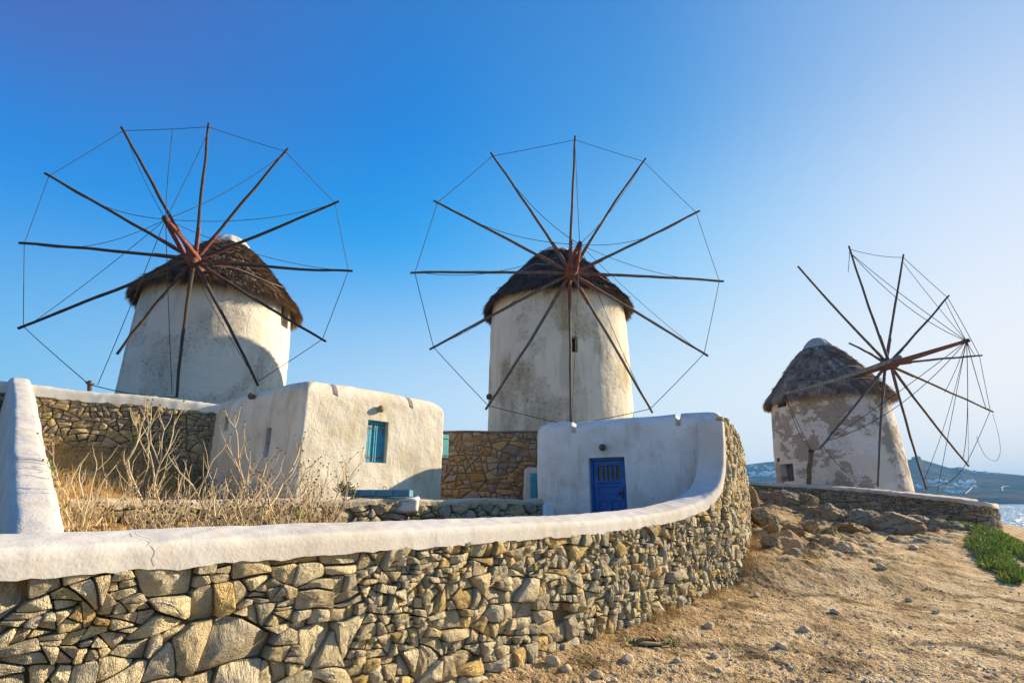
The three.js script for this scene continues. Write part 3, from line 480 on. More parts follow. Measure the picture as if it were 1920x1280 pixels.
{ // platform of the right mill
  const P = platTop.map(q => at(...q)), p = planPath(P.map(v => [v.x, -v.z]));
  const tab = []; { let s = 0; for (let i = 0; i < P.length; i++) { if (i) s += Math.hypot(P[i].x - P[i - 1].x, P[i].z - P[i - 1].z); tab.push([s, P[i].y - EYE]); } const k = p.length_ / s; tab.forEach(t => t[0] *= k); }
  const topH = s => lerpTab(tab, s), TH = 0.13;
  const w = thing('platform_wall', 'low curved rubble wall with grey slab coping around the right windmill', 'wall', p.pos(6, -1, 0));
  const low = s => { const q = p(s); return Math.min(groundH(q.X, q.D), topH(s) - 0.9) - 0.2; };
  wpart(w, 'wall_core', wallCore(p, 0, p.length_, s => low(s) - 0.3, s => topH(s) - TH, -0.07, -0.5, 0.2), M.mortar);
  console.log('platform stones', rubble(w, p, 0, p.length_, low, s => topH(s) - TH, { seed: 31, fine: false, stretch: 1.7, sizes: [[0.24, 0.32, 10], [0.15, 0.2, 50]], target: [0.014, 0.06], thin: 0.018, slab: 1, least: 0.002, gap: 0.015, proud: 0.05, bulge: 0.1, rough: 0.13, back: -0.1, tints: [[0.44, 0.36, 0.24], [0.48, 0.38, 0.22], [0.36, 0.32, 0.25], [0.50, 0.41, 0.27], [0.40, 0.36, 0.31]] }));
  const c = []; for (let s = 0; s <= p.length_; s += 0.15) c.push([s, topH(s) - TH]);
  wpart(w, 'coping', coping(p, c, copRing(-0.62, 0.07, TH + 0.0, TH - 0.02, -0.012), 0.02, 4), plaster(plasterMap([0.66, 0.58, 0.48], [0.48, 0.40, 0.31], 0.6, 0.25), 0.04));
  const s = new THREE.Shape(Array.from({ length: 24 }, (_, i) => { const w = p.pos(p.length_ * i / 23, 0, -0.3); return new THREE.Vector2(w.x, -w.z); }).concat([new THREE.Vector2(21, 33), new THREE.Vector2(12, 34)]));
  const g = new THREE.ExtrudeGeometry(s, { depth: 2.2, bevelEnabled: false }); g.rotateX(-Math.PI / 2); g.translate(0, -2.35 + EYE, 0);
  structure('platform_ground', g, M.soil);
}

// ------------------------------------------------------------------ raised ground behind the walls
const prism = (pts, h0, h1) => { const g = new THREE.ExtrudeGeometry(new THREE.Shape(pts.map(p => new THREE.Vector2(p[0], p[1]))), { depth: h1 - h0, bevelEnabled: false }); g.rotateX(-Math.PI / 2); g.translate(0, h0 + EYE, 0); return g; };
structure('hill_terrace', prism([[-8.5, 8.5], [-5.6, 10.5], [-4.2, 12.7], [1.3, 12.7], [3.2, 14], [4.7, 15.4], [7.2, 19], [9.2, 25], [8.5, 42], [-40, 42], [-40, 14], [-14, 10]], -2.5, 1.42), M.soil);
structure('house_terrace', prism([[-4.0, 6.2], [-3.1, 6.98], [-1.1, 8.7], [0.5, 10.05], [1.15, 12.45], [-2.5, 12.45], [-5.9, 10.2], [-4.6, 8.2]], -2.2, -0.17), M.soil);
structure('yard_floor', prism([[-3.6, 5.2], [-2.2, 3.9], [-0.3, 5.75], [1.2, 7.35], [2.9, 9.3], [3.4, 10.2], [0.6, 10.8], [-1.0, 8.4], [-3.0, 6.7]], -2.2, -1.02), M.soil);
const gardenH = (X, D) => { const p = -0.731 * X + 0.682 * (D - 5.36); return mix(-0.72 + 0.205 * (p - 0.4), p < 2.9 ? -0.95 : -0.30, sstep(-4.6, -2.6, X + 0.35 * (p - 2))) + 0.05 * fbm(X * 1.5, 2, D * 1.5, 3); };
{
  const g = sheet(90, 90, (i, j) => { // between the left wall, the retaining wall, the house and the front wall
    const u = i / 90, v = j / 90, A = [-2.55, 3.35], B = [-8.3, 8.6], C = [-5.4, 10.4], E = [-1.3, 4.75];
    let X = mix(mix(A[0], E[0], u), mix(B[0], C[0], u), v), D = mix(mix(A[1], E[1], u), mix(B[1], C[1], u), v);
    X += 1.6 * Math.sin(v * Math.PI) * u; D += 0.2 * Math.sin(v * Math.PI) * u;
    return [X, gardenH(X, D) + EYE, -D, X, D];
  });
  if (g.attributes.normal.getY(2000) < 0) { const ix = g.index.array; for (let i = 0; i < ix.length; i += 3) { const t = ix[i]; ix[i] = ix[i + 1]; ix[i + 1] = t; } g.computeVertexNormals(); }
  structure('garden_soil', g, M.soil);
}

// ------------------------------------------------------------------ houses
const CSG = new Evaluator(); CSG.attributes = ['position', 'normal', 'uv']; CSG.useGroups = false;
function shell(W, Dp, h0, h1, hs, ins, r, seed, amp = 0.018) { // x 0..W, z -Dp..0; shoulder from hs to h1 with insets [front, right, back, left]
  const levels = []; const nv = Math.ceil((hs - h0) / 0.07); for (let k = 0; k <= nv; k++) levels.push([mix(h0, hs, k / nv), 0]);
  for (let k = 1; k <= 10; k++) { const f = k / 10; levels.push([hs + (h1 - hs) * Math.sin(f * Math.PI / 2 * 0.94) / Math.sin(Math.PI / 2 * 0.94), 1 - Math.cos(f * Math.PI / 2 * 0.94)]); }
  for (const f of [1.12, 1.4, 2.0]) levels.push([h1 - 0.01 * f, f]);
  const per = (d) => { const x0 = ins[3] * d, x1 = W - ins[1] * d, z0 = -ins[0] * d, z1 = -Dp + ins[2] * d, R = r + 0.10 * d, out = []; const st = 0.06;
    const edge = (ax, az, bx, bz, n) => { for (let k = 0; k < n; k++) out.push([mix(ax, bx, k / n), mix(az, bz, k / n)]); };
    const arc = (cx, cz, a) => { for (let k = 0; k < 5; k++) { const t = a + k / 5 * Math.PI / 2; out.push([cx + Math.cos(t) * R, cz + Math.sin(t) * R]); } };
    const nx = Math.ceil(W / st), nz = Math.ceil(Dp / st);
    edge(x0 + R, z0, x1 - R, z0, nx); arcQ(out, x1 - R, z0 - R, Math.PI / 2, R); edge(x1, z0 - R, x1, z1 + R, nz); arcQ(out, x1 - R, z1 + R, 0, R); edge(x1 - R, z1, x0 + R, z1, nx); arcQ(out, x0 + R, z1 + R, -Math.PI / 2, R); edge(x0, z1 + R, x0, z0 - R, nz); arcQ(out, x0 + R, z0 - R, Math.PI, R);
    return out; };
  function arcQ(out, cx, cz, a, R) { for (let k = 0; k < 5; k++) { const t = a - k / 5 * Math.PI / 2; out.push([cx + Math.cos(t) * R, cz + Math.sin(t) * R]); } }
  const base = per(0), K = base.length, pos = [], uv = [], idx = []; let vlen = 0;
  levels.forEach(([h, d], j) => { if (j) vlen += Math.hypot(h - levels[j - 1][0], (d - levels[j - 1][1]) * 0.25); const p = per(d); let u = 0;
    for (let k = 0; k <= K; k++) { const q = p[k % K]; if (k) { const b = base[k % K], b0 = base[k - 1]; u += Math.hypot(b[0] - b0[0], b[1] - b0[1]); }
      const e = amp * 1.6 * fbm(q[0] * 1.1 + seed, h * 1.1, q[1] * 1.1, 3), f = amp * 1.6 * fbm(q[0] * 1.1 + seed + 40, h * 1.1, q[1] * 1.1, 3), y = amp * noise(q[0] * 1.3, 5 + seed, q[1] * 1.3) * (d > 0 ? 1.6 : 0), s2 = amp * 0.35 * noise(q[0] * 6, h * 6, q[1] * 6 + seed);
      pos.push(q[0] + e + s2, h + y, q[1] + f + s2); uv.push(u, vlen); } });
  const w = K + 1, n = levels.length;
  for (let j = 0; j < n - 1; j++) for (let k = 0; k < K; k++) { const a = j * w + k; idx.push(a, a + 1, a + w, a + 1, a + w + 1, a + w); }
  for (const [row, h, up] of [[0, h0, 0], [n - 1, h1 - 0.03, 1]]) { const c = pos.length / 3; pos.push(W / 2, h, -Dp / 2); uv.push(0, 0); for (let k = 0; k < K; k++) up ? idx.push(row * w + k, row * w + k + 1, c) : idx.push(row * w + k + 1, row * w + k, c); }
  return geom(pos, uv, idx);
}
function carve(geo, cutters) { let b = new Brush(geo); b.updateMatrixWorld(true); for (const c of cutters) { const q = new Brush(c); q.updateMatrixWorld(true); b = CSG.evaluate(b, q, SUBTRACTION); } return b.geometry; }
const lampGeo = (x, y, z, r, d) => { const g = new THREE.LatheGeometry([[0, 0], [r * 0.75, 0], [r * 0.8, 0.02], [r, d * 0.35], [r * 0.98, d * 0.62], [r * 0.8, d * 0.88], [r * 0.45, d], [0, d * 1.02]].map(p => new THREE.Vector2(p[0], p[1])), 18); g.rotateX(Math.PI / 2); g.translate(x, y, z); return g; };
{ // left house: local x along its sunlit front (bearing 40 degrees), z outwards
  const org = V(-3.16, 0, 8.02), W = 2.9, Dp = 3.3;
  const hut = thing('white_house', 'sunlit cream plastered house with turquoise shuttered window, left of centre', 'house', org, rad(50));
  const loc = (px, py, D) => hut.worldToLocal(at(px, py, D));
  const hit = (px, py) => { const [x, h, d] = rayOf(px, py), o = hut.worldToLocal(new THREE.Vector3(0, EYE, 0)), q = hut.worldToLocal(V(x, h, d)), t = o.z / (o.z - q.z); return new THREE.Vector3().lerpVectors(o, q, t); };     // on the front plane z = 0
  const hitL = (px, py) => { const [x, h, d] = rayOf(px, py), o = hut.worldToLocal(new THREE.Vector3(0, EYE, 0)), q = hut.worldToLocal(V(x, h, d)), t = o.x / (o.x - q.x); return new THREE.Vector3().lerpVectors(o, q, t); };   // on the left plane x = 0
  const a = hit(684, 864), b = hit(729, 793), wx = (a.x + b.x) / 2, wy = (a.y + b.y) / 2, ww = b.x - a.x, wh = b.y - a.y + 0.03;
  const c = hitL(493, 857), d = hitL(509, 801), e = hitL(418, 808), f = hitL(430, 779);
  const n1 = hit(631, 720), n2 = hit(772, 744);
  const cuts = [box(ww, wh, 0.36, wx, wy, -0.14), box(0.5, d.y - c.y, Math.abs(d.z - c.z), 0.12, (c.y + d.y) / 2, (c.z + d.z) / 2), box(0.5, f.y - e.y, Math.abs(f.z - e.z), 0.12, (e.y + f.y) / 2, (e.z + f.z) / 2),
    ...[n1, n2].map(q => box(0.10, 0.13, 0.46, 0, 0, 0).rotateX(0.74).translate(q.x, 1.765, -0.10))];
  part(hut, 'wall', carve(shell(W, Dp, -0.6, 1.84, 1.60, [0.26, 0.46, 0.26, 0.22], 0.06, 2), cuts), M.cream);
  const win = part(hut, 'window', merge([box(0.035, wh - 0.01, 0.05, wx - ww / 2 + 0.02, wy, -0.12), box(0.035, wh - 0.01, 0.05, wx + ww / 2 - 0.02, wy, -0.12), box(ww - 0.07, 0.05, 0.05, wx, wy + wh / 2 - 0.03, -0.12)]), M.teal);
  const sw = (ww - 0.085) / 2, sh = wh - 0.08;
  for (const sgn of [-1, 1]) {
    const sx = wx + sgn * (sw / 2 + 0.006), sy = wy - 0.03;
    const gs = []; for (let k = 0; k < 3; k++) gs.push(bevelBox(sw / 3 - 0.003, sh, 0.022, sx - sw / 2 + sw / 6 + k * sw / 3, sy, -0.09, 0.004));
    gs.push(bevelBox(0.024, sh, 0.02, sx - sgn * (sw / 2 - 0.014), sy, -0.071, 0.003));
    const s = part(win, 'shutter', merge(gs), M.teal);
    const hx = sgn > 0 ? sx + 0.01 : sx - 0.02, hw = sw * 0.82;
    for (const yy of [sy + sh / 2 - 0.055, sy - sh / 2 + 0.075]) part(s, 'hinge_strap', merge([box(hw, 0.022, 0.006, hx, yy, -0.0755), box(0.024, 0.1, 0.006, sx + sgn * (sw / 2 - 0.016), yy - (yy > sy ? 0.058 : -0.058), -0.0755)]), M.rust);
  }
  part(hut, 'window_frame', merge([box(0.04, d.y - c.y, Math.abs(d.z - c.z) * 0.94, 0.09, (c.y + d.y) / 2, (c.z + d.z) / 2), box(0.03, 0.03, Math.abs(d.z - c.z) * 0.9, 0.06, (c.y + d.y) / 2, (c.z + d.z) / 2)]), M.blue);
  part(hut, 'niche_back', box(0.05, f.y - e.y, Math.abs(f.z - e.z), 0.3, (e.y + f.y) / 2, (e.z + f.z) / 2), M.dark);
  const l1 = hit(711, 767), l2 = hitL(476, 743);
  part(hut, 'wall_lamp', lampGeo(l1.x, l1.y, 0.0, 0.062, 0.1), M.clay);
  { const g = lampGeo(0, 0, 0, 0.06, 0.1); g.rotateY(-Math.PI / 2); g.translate(0.0, l2.y, l2.z); part(hut, 'wall_lamp', g, M.darkClay); }
  // shutter of the far side, standing open past the corner
  const s0 = hut.worldToLocal(at(829, 857, 10.75)), s1 = hut.worldToLocal(at(841, 815, 10.8));
  const q0 = at(826, 857, 10.72), q1 = at(841, 815, 10.85);
  { const g = merge([bevelBox(Math.hypot(q1.x - q0.x, q1.z - q0.z), q1.y - q0.y, 0.03, 0, 0, 0, 0.004), bevelBox(Math.hypot(q1.x - q0.x, q1.z - q0.z) * 0.95, 0.05, 0.02, 0, (q1.y - q0.y) * 0.36, 0.02, 0.003), bevelBox(Math.hypot(q1.x - q0.x, q1.z - q0.z) * 0.95, 0.05, 0.02, 0, -(q1.y - q0.y) * 0.36, 0.02, 0.003)]); g.rotateY(Math.atan2(-(q1.z - q0.z), q1.x - q0.x)); g.translate((q0.x + q1.x) / 2, (q0.y + q1.y) / 2, (q0.z + q1.z) / 2); wpart(hut, 'open_shutter', g, M.turq); }
}
{ // right house, its front in shade
  const pr = front(HUT_S + 0.06), az = 117.4, W = 3.6, Dp = 2.7, R = [pr.X - 0.04, pr.D - 0.02], L = [R[0] - Math.sin(rad(az)) * W, R[1] - Math.cos(rad(az)) * W];
  const hut = thing('white_house', 'shaded white plastered house with the blue door, built against the curved rubble wall', 'house', V(L[0], 0, L[1]), rad(90 - az));
  const hit = (px, py) => { const [x, h, d] = rayOf(px, py), o = hut.worldToLocal(new THREE.Vector3(0, EYE, 0)), q = hut.worldToLocal(V(x, h, d)), t = o.z / (o.z - q.z); return new THREE.Vector3().lerpVectors(o, q, t); };
  const tl = hit(1103, 857), tr = hit(1171, 857.5), cx = (tl.x + tr.x) / 2, dw = tr.x - tl.x, dt = (tl.y + tr.y) / 2, db = -1.0;
  const n1 = hit(1075, 800), n2 = hit(1271, 785);
  const cuts = [box(dw, dt - db, 0.34, cx, (dt + db) / 2, -0.10), box(0.10, 0.4, 0.8, n1.x, 1.48, -0.1), box(0.09, 0.4, 0.8, n2.x, 1.50, -0.1)];
  part(hut, 'wall', carve(shell(W, Dp, -1.3, 1.53, 1.29, [0.17, 0.12, 0.2, 0.3], 0.05, 12), cuts), M.grey);
  part(hut, 'door_frame', merge([bevelBox(0.05, dt - db, 0.07, cx - dw / 2 + 0.026, (dt + db) / 2, -0.13), bevelBox(0.05, dt - db, 0.07, cx + dw / 2 - 0.026, (dt + db) / 2, -0.13), bevelBox(dw - 0.1, 0.05, 0.07, cx, dt - 0.026, -0.13)]), M.blue);
  const lw = dw - 0.11, x0 = cx - lw / 2, y1 = dt - 0.055, z = -0.15, rail = (y, h) => bevelBox(lw - 0.16, h, 0.04, cx, y, z, 0.004);
  const door = part(hut, 'door', merge([bevelBox(0.08, y1 - db, 0.04, x0 + 0.04, (y1 + db) / 2, z, 0.004), bevelBox(0.08, y1 - db, 0.04, x0 + lw - 0.04, (y1 + db) / 2, z, 0.004), rail(y1 - 0.045, 0.09), rail(y1 - 0.385, 0.055), rail(y1 - 0.46, 0.05), rail(y1 - 0.705, 0.06), rail(db + 0.06, 0.1), bevelBox(0.05, 0.75, 0.04, cx, y1 - 1.1, z, 0.004)]), M.blue);
  for (const [y, h] of [[y1 - 0.58, 0.19], [y1 - 0.422, 0.02]]) part(door, 'panel', merge([box(lw - 0.16, h, 0.012, cx, y, z - 0.008), ...(h > 0.1 ? [bevelBox(lw - 0.24, h - 0.07, 0.018, cx, y, z - 0.002, 0.006)] : [])]), M.blue);
  for (const sg of [-1, 1]) part(door, 'panel', merge([box((lw - 0.21) / 2, 0.75, 0.012, cx + sg * ((lw - 0.21) / 4 + 0.025), y1 - 1.1, z - 0.008), bevelBox((lw - 0.21) / 2 - 0.07, 0.66, 0.018, cx + sg * ((lw - 0.21) / 4 + 0.025), y1 - 1.1, z - 0.002, 0.006)]), M.blue);
  part(door, 'pane', box(lw - 0.16, 0.27, 0.006, cx, y1 - 0.225, z - 0.025), new THREE.MeshStandardMaterial({ color: new THREE.Color().setRGB(0.09, 0.085, 0.045), roughness: 0.4 }));
  for (let k = 1; k < 5; k++) part(door, 'bar', bevelBox(0.028, 0.27, 0.025, x0 + 0.08 + (lw - 0.16) * k / 5, y1 - 0.225, z - 0.004, 0.003), M.blue);
  part(door, 'handle', merge([box(0.028, 0.15, 0.012, x0 + lw - 0.045, y1 - 0.63, z + 0.026), tube(line(new THREE.Vector3(x0 + lw - 0.045, y1 - 0.60, z + 0.055), new THREE.Vector3(x0 + lw - 0.14, y1 - 0.605, z + 0.055), 3), 0.009, 6), tube(line(new THREE.Vector3(x0 + lw - 0.045, y1 - 0.6, z + 0.02), new THREE.Vector3(x0 + lw - 0.045, y1 - 0.6, z + 0.06), 2), 0.009, 6)]), M.iron);
  const l = hit(1131, 839); part(hut, 'wall_lamp', lampGeo(l.x, l.y, 0.0, 0.066, 0.1), M.darkClay);
  const k0 = hit(1326, 774), k1 = hit(1321, 905); const kk = new THREE.Vector3(k0.x, k0.y + 0.02, 0.02);
  { const pts = [[1329, 826, 0.5], [1326, 840, 1.4], [1327, 850, 0.8], [1323, 862, 1.5], [1325, 872, 0.7], [1320, 886, 1.2], [1321, 896, 0.6], [1318, 910, 0.3]].map(([x, y, w]) => [hit(x, y), w * 0.014]); part(hut, 'wall_crack', merge(pts.slice(1).map(([q, w], i) => { const b = pts[i][0], g = box(w + 0.008, Math.hypot(q.x - b.x, q.y - b.y) + 0.01, 0.02, 0, 0, 0); g.rotateZ(-Math.atan2(b.x - q.x, b.y - q.y)); g.translate((q.x + b.x) / 2, (q.y + b.y) / 2, 0.016); return g; })), M.dark); }
  part(hut, 'cable', tube([new THREE.Vector3(k0.x, 1.46, -0.14), new THREE.Vector3(k0.x, 1.28, 0.025), ...line(new THREE.Vector3(k0.x, 1.2, 0.022), new THREE.Vector3(k0.x, -0.2, 0.022), 6)], 0.006, 4), M.rope);
}
{ // small gate post with a blue door, left of the right house
  const g = thing('garden_gate', 'narrow white gatepost and teal blue door left of the shaded house', 'gate', at(1000, 932, 11.6));
  const a = at(984, 878, 11.6), b = at(1030, 932, 11.6), H = a.y - b.y + 0.5;
  const s = new THREE.Shape(); s.moveTo(-0.0, 0); s.lineTo(0.55, 0); s.lineTo(0.55, H - 0.0); s.lineTo(0.06, H); s.lineTo(0.02, H - 0.03); s.lineTo(-0.01, H * 0.5); s.closePath();
  const e = new THREE.ExtrudeGeometry(s, { depth: 0.25, bevelThickness: 0.02, bevelSize: 0.02, bevelSegments: 2 }); e.translate(a.x, b.y - 0.5, a.z - 0.25); wpart(g, 'gatepost', e, M.white);
  const c = at(994, 886, 11.57); wpart(g, 'door_leaf', merge([0, 1, 2].map(k => bevelBox(0.12, H - 0.1, 0.03, c.x + 0.06 + k * 0.124, b.y - 0.5 + (H - 0.1) / 2, c.z + 0.02, 0.004))), M.teal);
}
{ // cistern with a wooden lid in front of the left house
  const p = at(716, 930, 8.05), c = thing('cistern', 'low white cistern with a blue wooden lid in front of the sunlit house', 'cistern', V(p.x, -0.17, 8.05), rad(6));
  part(c, 'base', shell(0.95, 0.7, 0, 0.22, 0.16, [0.05, 0.05, 0.05, 0.05], 0.05, 9, 0.03).translate(-0.42, 0, 0.2), M.white);
  const lid = part(c, 'lid', merge([0, 1, 2, 3].map(k => bevelBox(0.235, 0.09, 0.7, -0.42 + k * 0.238, 0.27, -0.13, 0.008))), wood(0.10, 0.32, 0.42, 0.6));
  part(lid, 'ring_handle', new THREE.TorusGeometry(0.025, 0.005, 5, 14).translate(0.05, 0.335, 0.15), M.iron);
}
{ // plaster steps beside the house
  const s = thing('plaster_steps', 'worn white plaster steps climbing past the bare shrubs to the sunlit house', 'steps', V(-4.2, -0.3, 7.4), rad(50));
  [[-0.7, -0.0, 0.10, 1.5, 0.24], [-1.0, -0.45, 0.26, 1.6, 0.24]].forEach(([x, z, h, w, d], i) => part(s, 'step', shell(w, 0.5, -0.3, h, h - 0.05, [0.05, 0.05, 0.05, 0.05], 0.05, 30 + i, 0.03).translate(x, 0, z), M.grey));
}

// ------------------------------------------------------------------ windmills
const strawGeo = (() => { const gs = []; const R = rng(3); for (let k = 0; k < 4; k++) { const g = new THREE.ConeGeometry(0.017, 0.5, 3, 2); g.rotateX(Math.PI); g.translate(0, -0.25, 0); const p = g.attributes.position; for (let i = 0; i < p.count; i++) { const y = p.getY(i); p.setZ(i, p.getZ(i) + 0.05 * (y * y)); } g.rotateZ((R() - 0.5) * 0.28); g.rotateX((R() - 0.5) * 0.2); g.translate((R() - 0.5) * 0.055, -0.06 * R(), (R() - 0.5) * 0.02); gs.push(g); } return merge(gs); })();
function towerMap(seed, base, stain, amount, patchy) {
  const a = tileNoise(1024, 11, 7, seed, 0.58, 0.37), b = tileNoise(1024, 28, 6, seed + 1, 0.6, 0.37), st = tileNoise(1024, 60, 5, seed + 2, 0.5, 0.06), sp = tileNoise(1024, 256, 2, seed + 3, 0.5, 0.4);
  return tex(1024, (i, x, y) => {
    let k = amount * (0.75 * sstep(0.45, 0.66, a[i]) + 0.45 * sstep(0.52, 0.72, st[i])) ; let c = blend(base, stain, clamp(k));
    if (patchy) { const yy = y / 1024, band = Math.exp(-(((yy - 0.72) / 0.16) ** 2)) * 0.05 + Math.exp(-(((yy - 0.2) / 0.1) ** 2)) * 0.03; c = blend(c, [0.37, 0.285, 0.20], sstep(0.505, 0.535, b[i] * 0.4 + a[i] * 0.6 + band) * 0.8); c = blend(c, [0.84, 0.79, 0.71], sstep(0.55, 0.57, a[(i + 5000) % a.length] * 0.5 + b[(i + 300000) % b.length] * 0.5) * 0.75); }
    const s = 1 - 0.28 * sstep(0.58, 0.76, sp[i]) * sstep(0.44, 0.56, a[i]) - 0.14 * (b[i] - 0.5); return c.map(v => v * s);
  });
}
function windmill(o) {
  const { X, D, h0, rb, rt, eave, apex, re, capH } = o, ax = V(X, h0, D);
  const mill = thing('windmill', o.label, 'windmill', ax);
  // tower
  const rows = 70, seg = 120, Ht = eave + 0.03 - h0, prof = t => mix(rb, rt, t) + 0.05 * Math.sin(t * Math.PI) - 0.04 * sstep(0.8, 1, t);
  const pos = [], uv = [], idx = [];
  for (let j = 0; j <= rows; j++) for (let i = 0; i <= seg; i++) { const t = j / rows, a = (i % seg) / seg * 2 * Math.PI, y = t * Ht, r0 = prof(t), n = 0.035 * fbm(Math.sin(a) * r0 * 0.9 + o.seed, y * 0.9, Math.cos(a) * r0 * 0.9, 4) + 0.006 * noise(Math.sin(a) * r0 * 5, y * 5, Math.cos(a) * r0 * 5), r = r0 + n; pos.push(Math.sin(a) * r, y, Math.cos(a) * r); uv.push(i / seg, t); }
  const w = seg + 1; for (let j = 0; j < rows; j++) for (let i = 0; i < seg; i++) { const a = j * w + i; idx.push(a, a + 1, a + w, a + 1, a + w + 1, a + w); }
  for (const [row, up] of [[0, 0], [rows, 1]]) { const c = pos.length / 3; pos.push(0, row / rows * Ht, 0); uv.push(0.5, row / rows); for (let i = 0; i < seg; i++) up ? idx.push(row * w + i, row * w + i + 1, c) : idx.push(row * w + i + 1, row * w + i, c); }
  let tower = geom(pos, uv, idx);
  const hitT = (px, py) => { const [dx, dh, dd] = rayOf(px, py); let best = null; for (let k = 3; k < 45; k += 0.01) { const x = dx * k, d = dd * k, h = dh * k, t = clamp((h - h0) / Ht); if (Math.hypot(x - X, d - D) <= prof(t)) { best = V(x, h, d); break; } } return best; };
  const cut = [], frames = [];
  for (const q of o.openings || []) { const a = hitT(q[0], q[3]), b = hitT(q[2], q[1]); if (!a || !b) continue; const m = a.clone().add(b).multiplyScalar(0.5).sub(ax), th = Math.atan2(m.x, m.z), wid = Math.hypot(a.x - b.x, a.z - b.z), hei = b.y - a.y, R = Math.hypot(m.x, m.z); const g = box(wid, hei, 1.0, 0, 0, 0); { const u = g.attributes.uv; for (let i = 0; i < u.count; i++) u.setXY(i, u.getX(i) / 18, u.getY(i) / 6); } const place = (gg, z) => { gg.translate(0, 0, z); gg.rotateY(th); gg.translate(0, m.y, 0); return gg; }; cut.push(place(g, R)); frames.push({ wid, hei, R, place, kind: q[4] }); }
  if (cut.length) tower = carve(tower, cut);
  part(mill, 'tower', tower, new THREE.MeshStandardMaterial({ map: o.map, bumpMap: rep(plasterBump, 6, 2.2), bumpScale: 0.09, roughness: 0.93 }));
  for (const f of frames) {
    if (f.kind === 'door') { const dr = part(mill, 'door', f.place(merge([bevelBox(f.wid * 0.56, f.hei, 0.05, f.wid * 0.2, 0, 0)]), f.R - 0.3), wood(0.01, 0.05, 0.14, 0.5)); part(mill, 'doorway_back', f.place(box(f.wid * 0.42, f.hei, 0.04, -f.wid * 0.28, 0, 0), f.R - 0.4), M.greyWood); }
    else { const wn = part(mill, 'window', f.place(box(f.wid * 0.98, f.hei * 0.98, 0.03, 0, 0, 0), f.R - 0.36), M.dark); if (f.kind === 'frame') part(wn, 'frame', f.place(merge([box(0.05, f.hei, 0.05, -f.wid * 0.36, 0, 0), box(0.05, f.hei, 0.05, f.wid * 0.05, 0, 0), box(f.wid, 0.05, 0.05, 0, f.hei / 2 - 0.03, 0.0)]), f.R - 0.12), M.redGrey); }
  }
  // thatch
  const dh = apex - eave, P = [[re, 0.0], [re * 0.87, 0.15 * dh], [re * 0.69, 0.34 * dh], [re * 0.53, 0.51 * dh], [re * 0.40, 0.645 * dh], [re * 0.26, 0.77 * dh], [re * 0.15, 0.86 * dh]];
  const prf = new THREE.SplineCurve(P.map(p => new THREE.Vector2(p[0], p[1]))), pts = prf.getPoints(30);
  const ey = eave - h0;
  const roof = part(mill, 'thatched_roof', new THREE.LatheGeometry([new THREE.Vector2(rt - 0.1, 0.02), ...pts, new THREE.Vector2(0.0, 0.87 * dh)], 72).translate(0, ey, 0), new THREE.MeshStandardMaterial({ color: new THREE.Color().setRGB(...o.straw.map(v => v * 0.6)), roughness: 1 }));
  const R = rng(o.seed + 70), mats = [], cols = [], q = new THREE.Quaternion(), Y = new THREE.Vector3(0, 1, 0), nTuft = 9500;
  const tuft = (a, t, hang, L) => {
    const p2 = prf.getPoint(t), t2 = prf.getTangent(t), r = p2.x, down = new THREE.Vector3(-t2.x * Math.sin(a), -t2.y, -t2.x * Math.cos(a)).normalize(), out = new THREE.Vector3(Math.sin(a) * -t2.y * -1, t2.x * -1, Math.cos(a) * -t2.y * -1).normalize();
    hang = Math.max(hang, clamp(0.5 - t * 9)); if (hang) down.lerp(new THREE.Vector3(0.05 * Math.sin(a), -1, 0.05 * Math.cos(a)), hang).normalize();
    const nrm = new THREE.Vector3(Math.sin(a), 0.6, Math.cos(a)).normalize();
    const yy = down.clone().negate(), zz = nrm.clone().addScaledVector(yy, -nrm.dot(yy)).normalize(), xx = new THREE.Vector3().crossVectors(yy, zz);
    const m = new THREE.Matrix4().makeBasis(xx, yy, zz); m.multiply(new THREE.Matrix4().makeRotationZ((R() - 0.5) * 0.5)); m.multiply(new THREE.Matrix4().makeRotationX(R() < 0.14 ? -0.22 * R() : 0.07 - 0.10 * R()));
    const wv = 1 + R(); m.scale(new THREE.Vector3(wv, L, wv));
    const off = 0.005 + 0.02 * R(); m.setPosition(ax.x + Math.sin(a) * r + nrm.x * off, ax.y + ey + p2.y + nrm.y * off, ax.z + Math.cos(a) * r + nrm.z * off);
    mats.push(m); const k = 1.25 * (0.25 + 1.3 * R() * R() + 0.35 * R()) * (1 + 0.55 * noise(Math.sin(a) * 3, p2.y * 2, Math.cos(a) * 3) + 0.6 * noise(Math.sin(a) * 14, p2.y * 3, Math.cos(a) * 14)), c = o.straw; cols.push(new THREE.Color().setRGB(c[0] * k, c[1] * k, c[2] * k * (0.85 + 0.3 * R())));
  };
  for (let k = 0; k < nTuft; k++) { const a = R() * 2 * Math.PI, u = R(); let t = 1 - Math.sqrt(1 - u * 0.985); if (k % 2) t = clamp((Math.floor(t * 8) + 0.25 * R() + 0.05 * noise(Math.sin(a) * 4, 2, Math.cos(a) * 4)) / 8, 0, 0.985); tuft(a, t, 0, 0.5 + 0.75 * R()); }
  for (let k = 0; k < 2600; k++) { const a = R() * 2 * Math.PI, cl = 0.85 + 1.0 * noise(Math.sin(a) * 9, 3, Math.cos(a) * 9); tuft(a, 0.0 + 0.05 * R(), 0.55 + 0.35 * R(), (0.32 + 0.42 * R()) * cl * (o.fringe || 0.8)); }
  for (let k = 0; k < 1500; k++) { const a = R() * 2 * Math.PI; tuft(a, 0.05 + 0.12 * R(), 0.2 * R(), 0.8 + 0.6 * R()); }
  copies(roof, 'straw', strawGeo, new THREE.MeshStandardMaterial({ roughness: 0.95 }), mats, cols);
  // cap
  const cr = re * 0.27, cy = ey + 0.79 * dh;
